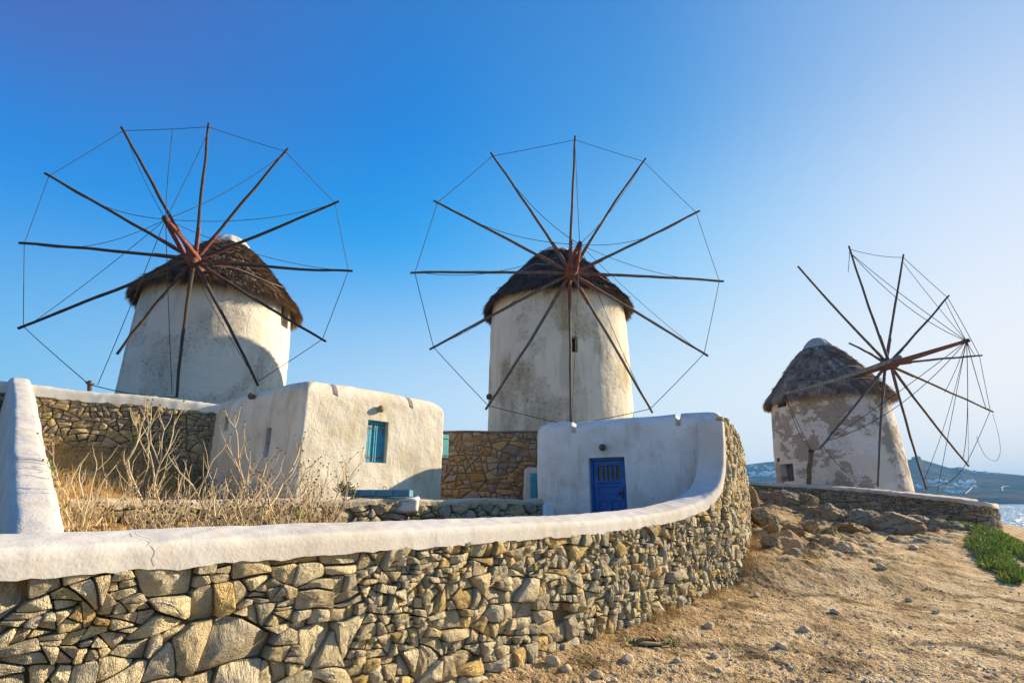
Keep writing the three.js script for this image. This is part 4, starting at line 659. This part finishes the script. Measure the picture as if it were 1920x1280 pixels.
  const capG = new THREE.LatheGeometry([[cr, -0.05], [cr * 0.98, 0.05 * capH], [cr * 0.84, 0.34 * capH], [cr * 0.62, 0.66 * capH], [cr * 0.36, 0.9 * capH], [0, capH]].map(p => new THREE.Vector2(p[0], p[1])), 40); { const p = capG.attributes.position; for (let i = 0; i < p.count; i++) { const a = Math.atan2(p.getX(i), p.getZ(i)), r = Math.hypot(p.getX(i), p.getZ(i)), k = 1 + 0.05 * Math.sin(a * 11 + 2) + 0.06 * noise(Math.sin(a) * 3, p.getY(i) * 4, Math.cos(a) * 3); p.setX(i, p.getX(i) * k); p.setZ(i, p.getZ(i) * k); } capG.computeVertexNormals(); }
  part(mill, 'roof_cap', capG.translate(0, cy, 0), new THREE.MeshStandardMaterial({ color: new THREE.Color().setRGB(...(o.capCol || [0.6, 0.57, 0.52])), map: rep(grain, 3, 3), roughness: 0.9 }));
  // ropes that hold the thatch down
  for (const [t, a0, a1] of o.bands || []) { const L = []; for (let k = 0; k <= 30; k++) { const a = rad(mix(a0, a1, k / 30)), p2 = prf.getPoint(t + 0.03 * Math.sin(k * 0.4)); L.push(new THREE.Vector3(Math.sin(a) * (p2.x + 0.11), ey + p2.y + 0.08, Math.cos(a) * (p2.x + 0.11))); } part(roof, 'tie_rope', tube(L, 0.014, 4), M.paleRope); }
  // sail wheel
  const hub = at(o.hub[0], o.hub[1], o.hubD), b = rad(o.beta), tl = rad(o.tilt), n = new THREE.Vector3(Math.sin(b) * Math.cos(tl), Math.sin(tl), Math.cos(b) * Math.cos(tl)), cam = new THREE.Vector3(0, EYE, 0);
  const tipE = at(o.sprit[0], o.sprit[1], o.spritD), axis = tipE.clone().sub(hub).normalize();
  const onPlane = (px, py) => { const [x, h, d] = rayOf(px, py), dirv = new THREE.Vector3(x, h, -d), k = hub.clone().sub(cam).dot(n) / dirv.dot(n); return cam.clone().addScaledVector(dirv, k); };
  const inner = hub.clone().addScaledVector(axis, -o.axle), nose = hub.clone().addScaledVector(axis, 0.42);
  const sw = o.spoke || 0.062;
  part(mill, 'axle', (() => { const g = tube([...line(inner, hub.clone().addScaledVector(axis, -0.3), 6), ...line(hub.clone().addScaledVector(axis, -0.28), nose, 6)], t => t < 0.5 ? 0.15 : t < 0.95 ? 0.24 : 0.2, 12); g.applyMatrix4(mill.matrixWorld.clone().invert()); return g; })(), o.axleMat);
  const side = new THREE.Vector3().crossVectors(axis, Y).normalize();
  for (const sg of [-1, 1]) wpart(mill, 'bowsprit', tube(line(hub.clone().addScaledVector(side, sg * 0.2).addScaledVector(axis, 0.1), tipE.clone().addScaledVector(side, sg * 0.035), 8), t => mix(0.085, 0.06, t), 7), o.redMat);
  wpart(mill, 'sprit_cap', tube(line(tipE.clone().addScaledVector(axis, -0.16), tipE.clone().addScaledVector(axis, 0.1), 3), 0.085, 8), M.darkWood);
  const tips = o.tips.map(t => onPlane(t[0], t[1]));
  const RR = rng(o.seed + 5);
  tips.forEach((tp, i) => {
    const d = tp.clone().sub(hub), len = d.length(), st = hub.clone().addScaledVector(axis, ((i % 6) - 2.5) * 0.055), bend = (RR() - 0.5) * 0.16, sb = new THREE.Vector3().crossVectors(d, n).normalize(), s1 = RR() * 50;
    const P = line(st, tp, 22, (p, t) => { p.addScaledVector(sb, bend * Math.sin(t * Math.PI) + 0.025 * noise(t * 6, s1, 2)); });
    const spoke = wpart(mill, 'spoke', tube(P, t => sw * mix(1.12, 0.78, t) * (1 + 0.12 * noise(t * 14, s1, 7)), 7), o.spokeMat);
    const in_ = line(st, st.clone().lerp(tp, o.short && o.short.includes(i) ? 0.4 : 0.235), 5, (p, t) => { p.addScaledVector(sb, bend * Math.sin(t * 0.235 * Math.PI) + sw * 0.55); });
    if (!o.noSleeve) wpart(spoke, 'spoke_brace', tube(in_, sw * 0.95, 6), o.redMat);
  });
  const pt = k => typeof k === 'number' ? hub.clone().lerp(tips[k], 0.972) : Array.isArray(k) ? (k.length === 3 ? at(...k) : k.length === 2 ? onPlane(...k) : null) : k;
  for (const [i, j, sag] of o.rim) wpart(mill, 'rim_rope', rope(pt(i), pt(j), sag || 0.02, o.ropeR || 0.013), M.rope);
  for (const [i, sag, f] of o.stays) wpart(mill, 'stay_rope', rope(tipE, typeof i === 'number' ? hub.clone().lerp(tips[i], f || 0.93) : pt(i), sag, (o.ropeR || 0.013) * 0.85), M.rope);
  return { mill, hub, tipE, tips, pt, onPlane, hitT };
}
const mapL = towerMap(201, [0.76, 0.70, 0.58], [0.48, 0.42, 0.33], 0.7, false), mapM = towerMap(301, [0.82, 0.745, 0.57], [0.47, 0.38, 0.22], 0.85, false), mapR = towerMap(401, [0.78, 0.69, 0.56], [0.52, 0.42, 0.32], 0.6, true);
const millL = windmill({
  label: 'left windmill, grey plastered tower with brown thatch and wide sail wheel', seed: 21, X: -11.95, D: 20.5, h0: 1.3, rb: 2.83, rt: 2.72, eave: 7.74, apex: 10.95, re: 2.86, capH: 0.5, map: mapL, straw: [0.21, 0.14, 0.075],
  openings: [[526, 573, 541, 609, 'frame']], hub: [362, 487], hubD: 17, beta: 13, tilt: -5, sprit: [310, 411], spritD: 14.4, axle: 2.6, axleMat: M.redGrey, redMat: M.redWood, spokeMat: M.darkWood, spoke: 0.056, ropeR: 0.0125,
  tips: [[391, 231], [539, 278], [635, 377], [661, 508], [611, 640], [484, 723], [330, 745], [218, 664], [33, 616], [35, 455], [83, 325], [227, 238]],
  rim: [[0, 1], [1, 2], [2, 3], [3, 4], [4, 5], [11, 0], [10, 11], [9, 10], [8, 9], [8, [166, 720, 14.5]], [[166, 720, 14.5], [330, 744], 0.1]],
  stays: [[0, 0.1], [1, 0.25], [2, 0.3], [3, 0.3], [4, 0.3], [8, 0.1], [9, 0.45], [10, 0.3], [11, 0.15], [[182, 722], 0.1], [[322, 740], 0.05], [5, 0.1], [[323, 243], 0.3]], bands: [[0.16, 20, 130]]
});
const millM = windmill({
  label: 'middle windmill, cream stained tower with dark thatch seen face on', seed: 22, X: 2.08, D: 23, h0: 1.3, rb: 3.1, rt: 3.0, eave: 8.45, apex: 11.75, re: 3.10, capH: 0.42, map: mapM, straw: [0.15, 0.115, 0.095],
  openings: [[1070, 630, 1083, 660, 'plain']], hub: [1069, 513], hubD: 19.4, beta: 4, tilt: -2, sprit: [1087, 458], spritD: 16.8, axle: 2.4, axleMat: M.redGrey, redMat: M.redWood, spokeMat: M.greyWood, spoke: 0.058,
  tips: [[1079, 255], [1211, 297], [1312, 395], [1357, 527], [1328, 667], [1224, 774], [1070, 806], [911, 768], [805, 655], [769, 511], [813, 376], [920, 286]],
  rim: [[0, 1], [1, 2], [2, 3], [3, 4], [4, 5], [5, 6], [6, 7], [7, 8], [8, 9], [9, 10], [10, 11], [11, 0]],
  stays: [[0, 0.1], [1, 0.25], [2, 0.45], [3, 0.3], [4, 0.15], [5, 0.3], [8, 0.4], [9, 0.5], [10, 0.4], [11, 0.4], [[1072, 790], 0.1]], bands: [[0.14, 25, 75], [0.35, -70, -10]]
});
const millR = windmill({
  label: 'right windmill, weathered patchy tower with grey thatch and long tail pole by the sea', seed: 23, X: 16.95, D: 28.4, h0: 0.0, rb: 3.02, rt: 2.72, eave: 5.28, apex: 8.8, re: 2.86, capH: 0.6, map: mapR, straw: [0.42, 0.335, 0.265], capCol: [0.46, 0.44, 0.42],
  openings: [[1459, 722, 1471, 765, 'plain'], [1466, 868, 1487, 903, 'door']], hub: [1666, 684], hubD: 24.5, beta: 13, tilt: -2, sprit: [1813, 639], spritD: 21.1, axle: 3.2, axleMat: M.redGrey, redMat: M.redGrey, spokeMat: M.greyWood, spoke: 0.056, fringe: 0.85,
  tips: [[1695, 477], [1780, 554], [1842, 666], [1863, 772], [1817, 874], [1738, 918], [1647, 912], [1539, 839], [1593, 643], [1496, 499], [1592, 461]], ropeR: 0.016,
  rim: [[10, 0, 0.12], [0, 1], [1, 2, -0.1], [2, 3, -0.1], [3, 4, 0.05], [4, 5, 0.35], [7, 6, 0.6], [10, [1591, 510], 0.02]],
  stays: [[0, 0.1], [1, 0.1], [2, 0.1], [3, 0.3], [4, 0.5], [5, 0.3], [7, 0.1], [7, 0.6], [10, 0.15], [10, 0.6], [[1758, 922], 0.0], [[1772, 735], 0.1]], bands: [[0.3, -60, 50], [0.12, -70, 60]]
});
{ // extra rigging of the right mill
  const { mill, tipE, tips, onPlane } = millR;
  wpart(mill, 'tail_pole', tube(line(at(1690, 669, 24.0), at(1471, 738, 25.4), 10, (p, t) => { p.y -= 0.1 * Math.sin(t * 3.14); }), t => mix(0.10, 0.06, t), 7), M.paleWood);
  const e = at(1471, 738, 25.4), po = at(1521, 842, 25.4);
  wpart(mill, 'tail_rope', rope(e, po, 0.1, 0.014), M.rope); wpart(mill, 'tail_rope', rope(e, po, 0.55, 0.014), M.rope); wpart(mill, 'tail_rope', rope(po, tips[7], 0.06, 0.014), M.rope);
  const lp = [[1862, 775], [1874, 820], [1876, 850], [1868, 864], [1850, 856], [1838, 835], [1832, 818]].map(q => onPlane(...q)); wpart(mill, 'loose_rope', tube(new THREE.CatmullRomCurve3(lp).getPoints(30), 0.01, 4), M.rope);
  wpart(mill, 'loose_rope', rope(onPlane(1814, 645), onPlane(1817, 868), 0.0, 0.01), M.rope);
  const knot = at(1461, 862, 25.6); const k = millR.hitT(1461, 862); if (k) { const g = new THREE.SphereGeometry(0.11, 12, 10).translate(k.x, k.y, k.z); wpart(mill, 'wall_lamp', g, M.darkClay); }
  const q = thing('rope_post', 'crooked wooden post with ropes beside the right windmill', 'post', at(1517, 912, 25.4));
  wpart(q, 'post', tube([at(1516, 915, 25.4), at(1518, 893, 25.4), at(1517, 878, 25.4), at(1521, 860, 25.4), at(1521, 843, 25.4)], t => mix(0.11, 0.09, t), 8), wood(0.2, 0.13, 0.06));
  wpart(q, 'rope_binding', tube(line(at(1521, 848, 25.4), at(1521, 843, 25.4), 2), 0.115, 8), M.rope);
}
{ const k = millM.hitT(921, 744); const p = k || at(920, 744, 22.6); const g = lampGeo(0, 0, 0, 0.13, 0.2); const a = Math.atan2(p.x - 2.08, p.z + 23); g.rotateY(a); g.translate(p.x, p.y, p.z); wpart(millM.mill, 'wall_lamp', g, M.darkClay);
  const a2 = thing('anchor_post', 'short dark wooden stub with wires on the retaining wall coping', 'post', at(167, 726, 9.0));
  wpart(a2, 'stub', tube(line(at(167, 732, 9.0), at(167, 714, 9.0), 3), 0.035, 7), M.darkWood); wpart(a2, 'wire_loop', tube([at(160, 716, 8.97), at(164, 721, 8.95), at(170, 722, 8.95), at(176, 719, 8.98)], 0.012, 5), M.rope); }

// ------------------------------------------------------------------ boulders and loose stones
function rockGeo(R, sx, sy, sz, detail = 4, cuts = 9) {
  const g0 = new THREE.IcosahedronGeometry(1, 1), g = new THREE.IcosahedronGeometry(1, detail >= 4 ? 14 : detail >= 3 ? 6 : 2), p = g.attributes.position, pl = [], sd = R() * 100;
  for (let k = 0; k < cuts; k++) { const v = new THREE.Vector3(R() - 0.5, (R() - 0.4) * 0.9, R() - 0.5).normalize(); pl.push([v, 0.62 + 0.3 * R()]); }
  const v = new THREE.Vector3();
  for (let i = 0; i < p.count; i++) { v.fromBufferAttribute(p, i); for (const [n, d] of pl) { const k = v.dot(n) - d; if (k > 0) v.addScaledVector(n, -k * 0.98); } const f = 1 + 0.08 * fbm(v.x * 1.3 + sd, v.y * 1.3, v.z * 1.3, 3) - 0.16 * (detail > 3 ? sstep(0.10, 0.0, Math.abs(noise(v.x * 1.7 + sd, v.y * 3.0 + v.x, v.z * 1.7))) : 0) + 0.07 * Math.abs(noise(v.x * 4, v.y * 9 + sd, v.z * 4)) + 0.025 * noise(v.x * 14, v.y * 14, v.z * 14 + sd); p.setXYZ(i, v.x * f * sx, v.y * f * sy, v.z * f * sz); }
  const u = g.attributes.uv; for (let i = 0; i < p.count; i++) u.setXY(i, (p.getX(i) + p.getZ(i) * 0.6), p.getY(i) + p.getZ(i) * 0.5);
  return toCreasedNormals(g, 0.5);
}
{
  const R = rng(88);
  const rocks = [ // px, py of the foot, distance, width and height in pixels of the photograph, turn, label
    [1414, 940, 14.2, 20, 44, 0.3, 'tall narrow brown boulder against the end of the curved wall'],
    [1472, 949, 17, 66, 40, 0.4, 'long slanting brown slab of rock topmost of the outcrop'],
    [1435, 933, 17.4, 30, 20, 0.5, 'small brown boulder between the tall rock and the topmost slab'],
    [1515, 946, 17, 44, 32, 0.8, 'blocky brown boulder right of the topmost slab'],
    [1519, 963, 16.2, 36, 24, 0.2, 'small square brown boulder below the topmost slab'],
    [1550, 975, 15.6, 46, 48, 1.2, 'upright cracked brown boulder in the middle of the outcrop'],
    [1576, 982, 15.6, 44, 38, 0.1, 'leaning grey brown rock left of the big smooth rock'],
    [1620, 992, 15.3, 80, 50, 0.2, 'big smooth grey brown rock in the middle of the outcrop'],
    [1685, 1002, 14.8, 88, 60, 0.3, 'sloping grey brown rock right of the big smooth rock'],
    [1722, 985, 15.8, 52, 28, 0.9, 'low brown boulder behind the sloping grey brown rock'],
    [1757, 991, 15.5, 46, 28, 0.3, 'low rounded boulder in front of the platform wall'],
    [1785, 995, 15.3, 52, 28, 0.5, 'broad low boulder second from the right end of the outcrop'],
    [1814, 995, 15.2, 32, 16, 0.9, 'lowest brown boulder at the right end of the outcrop'],
    [1750, 995, 14.9, 24, 17, 0.6, 'small brown block before the low rounded boulder'],
    [1426, 974, 12.6, 46, 36, 0.2, 'jagged ochre rock beside the end of the curved wall'],
    [1453, 997, 12, 30, 38, 1.3, 'ochre rock standing low beside the curved wall'],
    [1488, 999, 12.2, 46, 26, 0.7, 'dark cracked rock in the dirt under the outcrop'],
    [1512, 999, 12.8, 60, 34, 1.9, 'broken brown rock right of the cracked rock'],
    [1554, 1005, 12.9, 46, 26, 0.6, 'small broken rock left of the rubble of splinters'],
    [1598, 998, 13.6, 54, 24, 1.0, 'splintered rock below the big smooth rock'],
    [1445, 1022, 10.6, 38, 28, 0.6, 'dark loose boulder on the path near the curved wall'],
    [1590, 1013, 12.0, 34, 8, 0.3, 'flat rock sliver in the dirt below the big smooth rock']];
  for (const [px, py, D, wp, hp, turn, label] of rocks) { const q = at(px, py, D), zc = D * cP, k = zc / FOC, sx = wp * k * 0.58, sy = hp * k * 0.56, sz = sx * (0.7 + 0.3 * R()), g = rockGeo(R, sx, sy, sz, 4, 20); g.rotateZ((R() - 0.5) * 0.3); const m = new THREE.Mesh(g, M.rock); m.name = numbered('boulder'); m.position.set(q.x, q.y + sy * 0.30, -D); m.rotation.y = turn; m.castShadow = m.receiveShadow = true; scene.add(m); tag(m, label, 'boulder', 'boulders of the rock outcrop below the right windmill'); }
  const st = [[1177, 1240, 0.06], [1062, 1258, 0.05], [1036, 1245, 0.07], [1654, 1066, 0.085], [1566, 1149, 0.05], [1467, 1216, 0.055], [1510, 1184, 0.06], [1715, 1029, 0.09], [1330, 1177, 0.06], [1120, 1268, 0.045], [1270, 1242, 0.04], [1705, 1127, 0.045], [1600, 1021, 0.09], [1420, 1118, 0.05], [1755, 1150, 0.04], [1340, 1232, 0.035]];
  const m0 = new THREE.MeshPhysicalMaterial({ map: rep(grain, 4, 4), color: new THREE.Color().setRGB(0.62, 0.49, 0.31), roughness: 1, specularIntensity: 0.15 });
  const where = ['right of the foot of the wall, level with the drain', 'at the bottom edge, below the rubble wall', 'touching the foot of the rubble wall at the bottom edge', 'dark brown, alone in the middle of the upper path', 'in the middle of the path, below the dark brown one', 'on the path halfway from the drain to the right edge', 'pale and flat, right of the middle of the path', 'on the upper path just below the smooth rocks', 'on the path above the drain at right', 'on the bottom edge of the path, left', 'below the drain near the bottom edge', 'on the right half of the path, level with the wall foot', 'below the splintered rock at the top of the path', 'close to the bend of the curved wall', 'nearest the right edge of the path', 'on the path below right of the drain'];
  st.forEach(([px, py, r], i) => { const p = groundHit(px, py), m = new THREE.Mesh(rockGeo(R, r * 1.2, r * 0.75, r, 2, 8), m0); m.name = numbered('loose_stone'); m.position.copy(p); m.position.y += r * 0.3; m.rotation.y = R() * 6; m.castShadow = m.receiveShadow = true; scene.add(m); tag(m, 'small loose stone ' + where[i], 'stone', 'loose stones on the dirt path'); });
  // gravel
  const variants = rockGeo(rng(5), 1, 0.65, 0.85, 1, 6), mats = [], cols = [];
  for (let k = 0; k < 2600; k++) { const py = 1000 + 285 * Math.pow(R(), 0.8), px = 930 + R() * 990, [x, h, d] = rayOf(px, py); const p = groundHit(px, py); const wd = 0.731 * p.x - 0.682 * (-p.z - 5.36); if (wd < 0.05 || p.x > crestX(-p.z) + 0.5) continue; const s = 0.004 + 0.018 * Math.pow(R(), 5) + 0.004 * R(); const m = new THREE.Matrix4().compose(new THREE.Vector3(p.x, p.y + s * 0.05, p.z), new THREE.Quaternion().setFromEuler(new THREE.Euler(R(), R() * 6, R())), new THREE.Vector3(s, s, s)); mats.push(m); const c = 0.7 + 0.6 * R(); cols.push(new THREE.Color().setRGB(0.60 * c, 0.46 * c, 0.27 * c)); }
  const g = copies(scene, 'gravel', variants, new THREE.MeshStandardMaterial({ roughness: 1 }), mats, cols); tag(g, 'fine gravel and crumbs of stone scattered over the dirt path', 'gravel', null, 'stuff');
}
{ // broken drain by the wall
  const p = groundHit(1215, 1206), d = thing('broken_drain', 'broken tile and stone rim of an old drain in the dirt', 'drain', p), y = p.y;
  const r = rng(61);
  wpart(d, 'rim_slab', (() => { const g = rockGeo(r, 0.17, 0.022, 0.05, 2, 6); g.rotateY(-0.1); g.translate(p.x + 0.02, y + 0.02, p.z + 0.09); return g; })(), M.clay);
  wpart(d, 'tile_shard', (() => { const g = rockGeo(r, 0.06, 0.012, 0.05, 2, 6); g.rotateZ(-0.7); g.translate(p.x + 0.06, y + 0.05, p.z); return g; })(), new THREE.MeshStandardMaterial({ color: new THREE.Color().setRGB(0.33, 0.13, 0.08), roughness: 0.9 }));
  wpart(d, 'drain_hole', new THREE.CylinderGeometry(0.12, 0.1, 0.03, 14).translate(p.x, y + 0.008, p.z), M.dark);
}

// ------------------------------------------------------------------ plants
function shrub(seed, base, H, spread, lean, label) {
  const R = rng(seed), o = thing('bare_shrub', label, 'shrub', base, 0, 'bare shrubs behind the front wall'), big = [], twig = [], tipsP = [];
  const grow = (p, d, len, r, lev) => {
    const n = 5, pts = [p.clone()]; let q = p.clone(), dd = d.clone();
    for (let k = 0; k < n; k++) { dd.add(new THREE.Vector3((R() - 0.5) * 0.42, 0.10 + (R() - 0.5) * 0.25, (R() - 0.5) * 0.42)).normalize(); q = q.clone().addScaledVector(dd, len / n); pts.push(q); }
    (lev < 1 ? big : twig).push(tube(pts, t => r * mix(1, 0.55, t), lev < 1 ? 6 : 4));
    if (lev >= 3) { tipsP.push(q); return; }
    const kids = lev === 0 ? 4 : lev === 1 ? 3 : 3;
    for (let k = 0; k < kids; k++) { const t = k === 0 ? n : 1 + Math.floor(R() * n), s = pts[Math.min(n, t)]; const side = new THREE.Vector3(R() - 0.5, R() * 0.25, R() - 0.5).normalize(); grow(s, dd.clone().multiplyScalar(0.9).addScaledVector(side, 0.75).normalize(), len * (0.5 + 0.25 * R()), r * (t === n ? 0.6 : 0.5), lev + 1); }
  };
  const n = 3 + Math.floor(R() * 2);
  for (let k = 0; k < n; k++) { const a = k / n * 6.28 + R(); grow(base.clone().add(new THREE.Vector3(Math.cos(a) * 0.07, -0.05, Math.sin(a) * 0.07)), new THREE.Vector3(Math.cos(a) * spread + lean, 1, Math.sin(a) * spread).normalize(), H * (0.38 + 0.18 * R()), 0.015 + 0.006 * R(), 0); }
  const mt = new THREE.MeshStandardMaterial({ color: new THREE.Color().setRGB(0.56, 0.44, 0.26), roughness: 0.9 });
  big.forEach(g => wpart(o, 'stem', g, mt));
  wpart(o, 'twigs', merge(twig), mt).userData.kind = 'stuff';
  const sg = new THREE.IcosahedronGeometry(0.009, 0); copies(o, 'seed_heads', sg, new THREE.MeshStandardMaterial({ color: new THREE.Color().setRGB(0.14, 0.09, 0.05), roughness: 1 }), tipsP.map(p => new THREE.Matrix4().makeTranslation(p.x, p.y, p.z)));
  return o;
}
const onGarden = (px, D) => { const [x, , d] = rayOf(px, 960), X = x / d * D; return V(X, Math.max(gardenH(X, D), -1.05), D); };
shrub(1, onGarden(335, 4.9), 1.55, 0.40, -0.12, 'tallest bare shrub, its twigs crossing the shaded retaining wall');
shrub(2, onGarden(245, 4.4), 1.25, 0.75, -0.05, 'sprawling bare shrub nearest the white garden wall');
shrub(3, onGarden(430, 5.2), 1.45, 0.35, 0.05, 'bare shrub in front of the plaster steps');
shrub(4, onGarden(490, 5.4), 1.55, 0.32, 0.12, 'bare shrub covering the lower left side of the sunlit house');
shrub(5, onGarden(590, 6.0), 1.45, 0.40, 0.15, 'dark tipped bare shrub at the corner of the sunlit house');
shrub(6, onGarden(190, 4.0), 0.85, 0.8, 0.05, 'low bare shrub in the dry grass at far left');
shrub(7, onGarden(285, 4.2), 1.15, 0.8, 0.1, 'low tangled bare shrub right behind the coping');
shrub(9, onGarden(130, 3.75), 0.75, 0.9, -0.05, 'leftmost bare shrub, lying low beside the white garden wall');
shrub(10, onGarden(545, 5.6), 1.25, 0.45, 0.1, 'bare shrub between the tall shrub and the dark tipped one');
shrub(11, onGarden(455, 4.9), 1.0, 0.6, 0.15, 'short tangled bare shrub before the steps, behind the coping');
shrub(8, onGarden(385, 4.7), 1.15, 0.7, 0.2, 'short bare shrub between the two tall ones');
{ // dry grass
  const R = rng(400), g = new THREE.ConeGeometry(0.005, 0.3, 3, 3).translate(0, 0.15, 0); { const p = g.attributes.position; for (let i = 0; i < p.count; i++) { const y = p.getY(i); p.setX(i, p.getX(i) + y * y * 0.9); } }
  const mk = (name, n, place, label, size, tint) => { const mats = [], cols = []; for (let k = 0; k < n; k++) { const p = place(); if (!p) continue; const s = size * (0.5 + R()); mats.push(new THREE.Matrix4().compose(p, new THREE.Quaternion().setFromEuler(new THREE.Euler((R() - 0.5) * 0.9, R() * 6.28, (R() - 0.5) * 0.9)), new THREE.Vector3(s * 1.1, s, s * 1.1))); const c = 0.6 + 0.7 * R(); cols.push(new THREE.Color().setRGB(tint[0] * c, tint[1] * c, tint[2] * c)); } const m = copies(scene, name, g, new THREE.MeshStandardMaterial({ roughness: 1 }), mats, cols); m.name = numbered(name); tag(m, label, 'dry grass', null, 'stuff'); };
  mk('dry_grass', 10500, () => { const u = R(), v = R(), A = [-2.6, 3.4], B = [-8.1, 8.7], C = [-5.6, 10.1], E = [-1.3, 4.9]; let X = mix(mix(A[0], E[0], u), mix(B[0], C[0], u), v), D = mix(mix(A[1], E[1], u), mix(B[1], C[1], u), v); X += 1.6 * Math.sin(v * Math.PI) * u; if (noise(X * 1.4, 1, D * 1.4) < -0.12 || X > -1.5 + 0.5 * (R() - 0.5)) return null; return V(X, gardenH(X, D), D); }, 'golden dry grass covering the garden slope behind the front wall', 0.62, [0.38, 0.25, 0.095]);
  mk('dry_grass', 3800, () => { const s = mix(1.2, front.end - 1.5, R()), n = 0.02 + 0.35 * R() * R(); if (noise(s * 1.3, 4, 2) < -0.05 + (s < 4.5 ? 0.12 : -0.2)) return null; const q = front(s); const X = q.X + q.nx * n, D = q.D + q.nd * n; return V(X, groundH(X, D), D); }, 'dry ochre grass along the foot of the curved front wall', 0.34, [0.42, 0.27, 0.09]);
}
function weed(px, py, D, size, n, label, col, p0) {
  const R = rng(px * 7 + py), p = p0 || at(px, py, D), o = thing('weed', label, 'plant', p), leaf = new THREE.SphereGeometry(1, 6, 4).scale(0.5, 0.12, 1).translate(0, 0, 1), mats = [], gs = [];
  for (let k = 0; k < n; k++) { const a = R() * 6.28, e = R() * 1.3, s = size * (0.14 + 0.14 * R()), c = new THREE.Vector3(Math.sin(a) * Math.cos(e), Math.sin(e), Math.cos(a) * Math.cos(e)).multiplyScalar(size * (0.2 + 0.7 * R())); const g = leaf.clone().scale(s, s, s).rotateX(-e * 0.7 + (R() - 0.5)).rotateY(a).translate(p.x + c.x, p.y + c.y * 0.8, p.z + c.z); gs.push(g); }
  wpart(o, 'leaves', merge(gs), new THREE.MeshStandardMaterial({ color: new THREE.Color().setRGB(...col), roughness: 0.6 })).userData.kind = 'stuff';
  wpart(o, 'stem', merge([0, 1, 2].map(k => tube(line(p.clone(), p.clone().add(new THREE.Vector3((R() - 0.5) * size, size * 0.8, (R() - 0.5) * size)), 3), size * 0.02, 4))), M.clay);
}
weed(82, 888, 6.0, 0.16, 60, 'small green weed in the dry grass beside the white garden wall', [0.10, 0.19, 0.03]);
weed(558, 976, 6.2, 0.14, 60, 'yellow green weed behind the coping under the corner shrub', [0.22, 0.30, 0.03]);
weed(460, 984, 5.2, 0.09, 40, 'tiny green weed behind the coping in front of the steps', [0.14, 0.24, 0.03]);
weed(647, 924, 7.75, 0.16, 110, 'brown olive clump of dried succulent left of the blue cistern lid', [0.15, 0.12, 0.04]);
weed(0, 0, 0, 0.08, 45, 'green weed left of the broken drain', [0.07, 0.13, 0.02], groundHit(1184, 1209));
weed(1, 0, 0, 0.08, 45, 'green weed right of the broken drain', [0.07, 0.13, 0.02], groundHit(1262, 1212));
weed(2, 0, 0, 0.07, 35, 'green weed growing at the foot of the rubble wall', [0.08, 0.15, 0.02], groundHit(1103, 1196));
{ // ice plant mats on the edge of the slope
  const R = rng(700), leaf = new THREE.ConeGeometry(0.026, 0.14, 4, 3).translate(0, 0.07, 0); { const p = leaf.attributes.position; for (let i = 0; i < p.count; i++) { const y = p.getY(i); p.setX(i, p.getX(i) + 3.0 * y * y); } leaf.computeVertexNormals(); }
  const mat = new THREE.MeshPhysicalMaterial({ roughness: 0.75, transmission: 0.3, thickness: 0 });
  const patch = (D0, D1, q0, q1, pull, n, label) => { const mats = [], cols = [];
    for (let k = 0; k < n; k++) { const D = mix(D0, D1, R()), t = (D - D0) / (D1 - D0), wq = Math.sin(Math.PI * clamp(t * 0.94 + 0.05)) ** 0.5, mid = (q0 + q1) / 2, q = mid + (R() - 0.5) * (q1 - q0) * wq + 0.3 * noise(D * 1.3, 3, 1) - pull * t * t, X = crestX(D) + q; const e = (q + pull * t * t - mid) / (q1 - q0) * 2 / Math.max(0.2, wq), mound = 0.09 * Math.max(0, 1 - e * e) ** 0.6 * (0.8 + 0.6 * noise(X * 2.2, 3, D * 2.2)); const h = groundH(X, D) + mound * (0.5 + 0.5 * R()); const s = 0.5 + 0.6 * R(); mats.push(new THREE.Matrix4().compose(V(X, h, D), new THREE.Quaternion().setFromEuler(new THREE.Euler((R() - 0.5) * 2.4, R() * 6.28, (R() - 0.5) * 2.4)), new THREE.Vector3(s, s, s))); const c = 0.3 + 1.2 * R(), yl = R() < 0.25 ? 1.5 : 1; cols.push(new THREE.Color().setRGB(0.30 * c * yl, 0.42 * c, 0.035 * c)); }
    const m = copies(scene, 'ice_plant_mat', leaf, mat, mats, cols); m.name = numbered('ice_plant_mat'); tag(m, label, 'ground cover', null, 'stuff'); };
  patch(10.6, 18.8, 0.3, 1.45, 1.0, 19000, 'upper mat of green ice plant spilling over the slope beside the platform wall');
  patch(9.2, 13.8, -0.4, 0.25, 0, 5600, 'lower mat of green ice plant at the right edge of the path');
}
renderer.render(scene, camera);
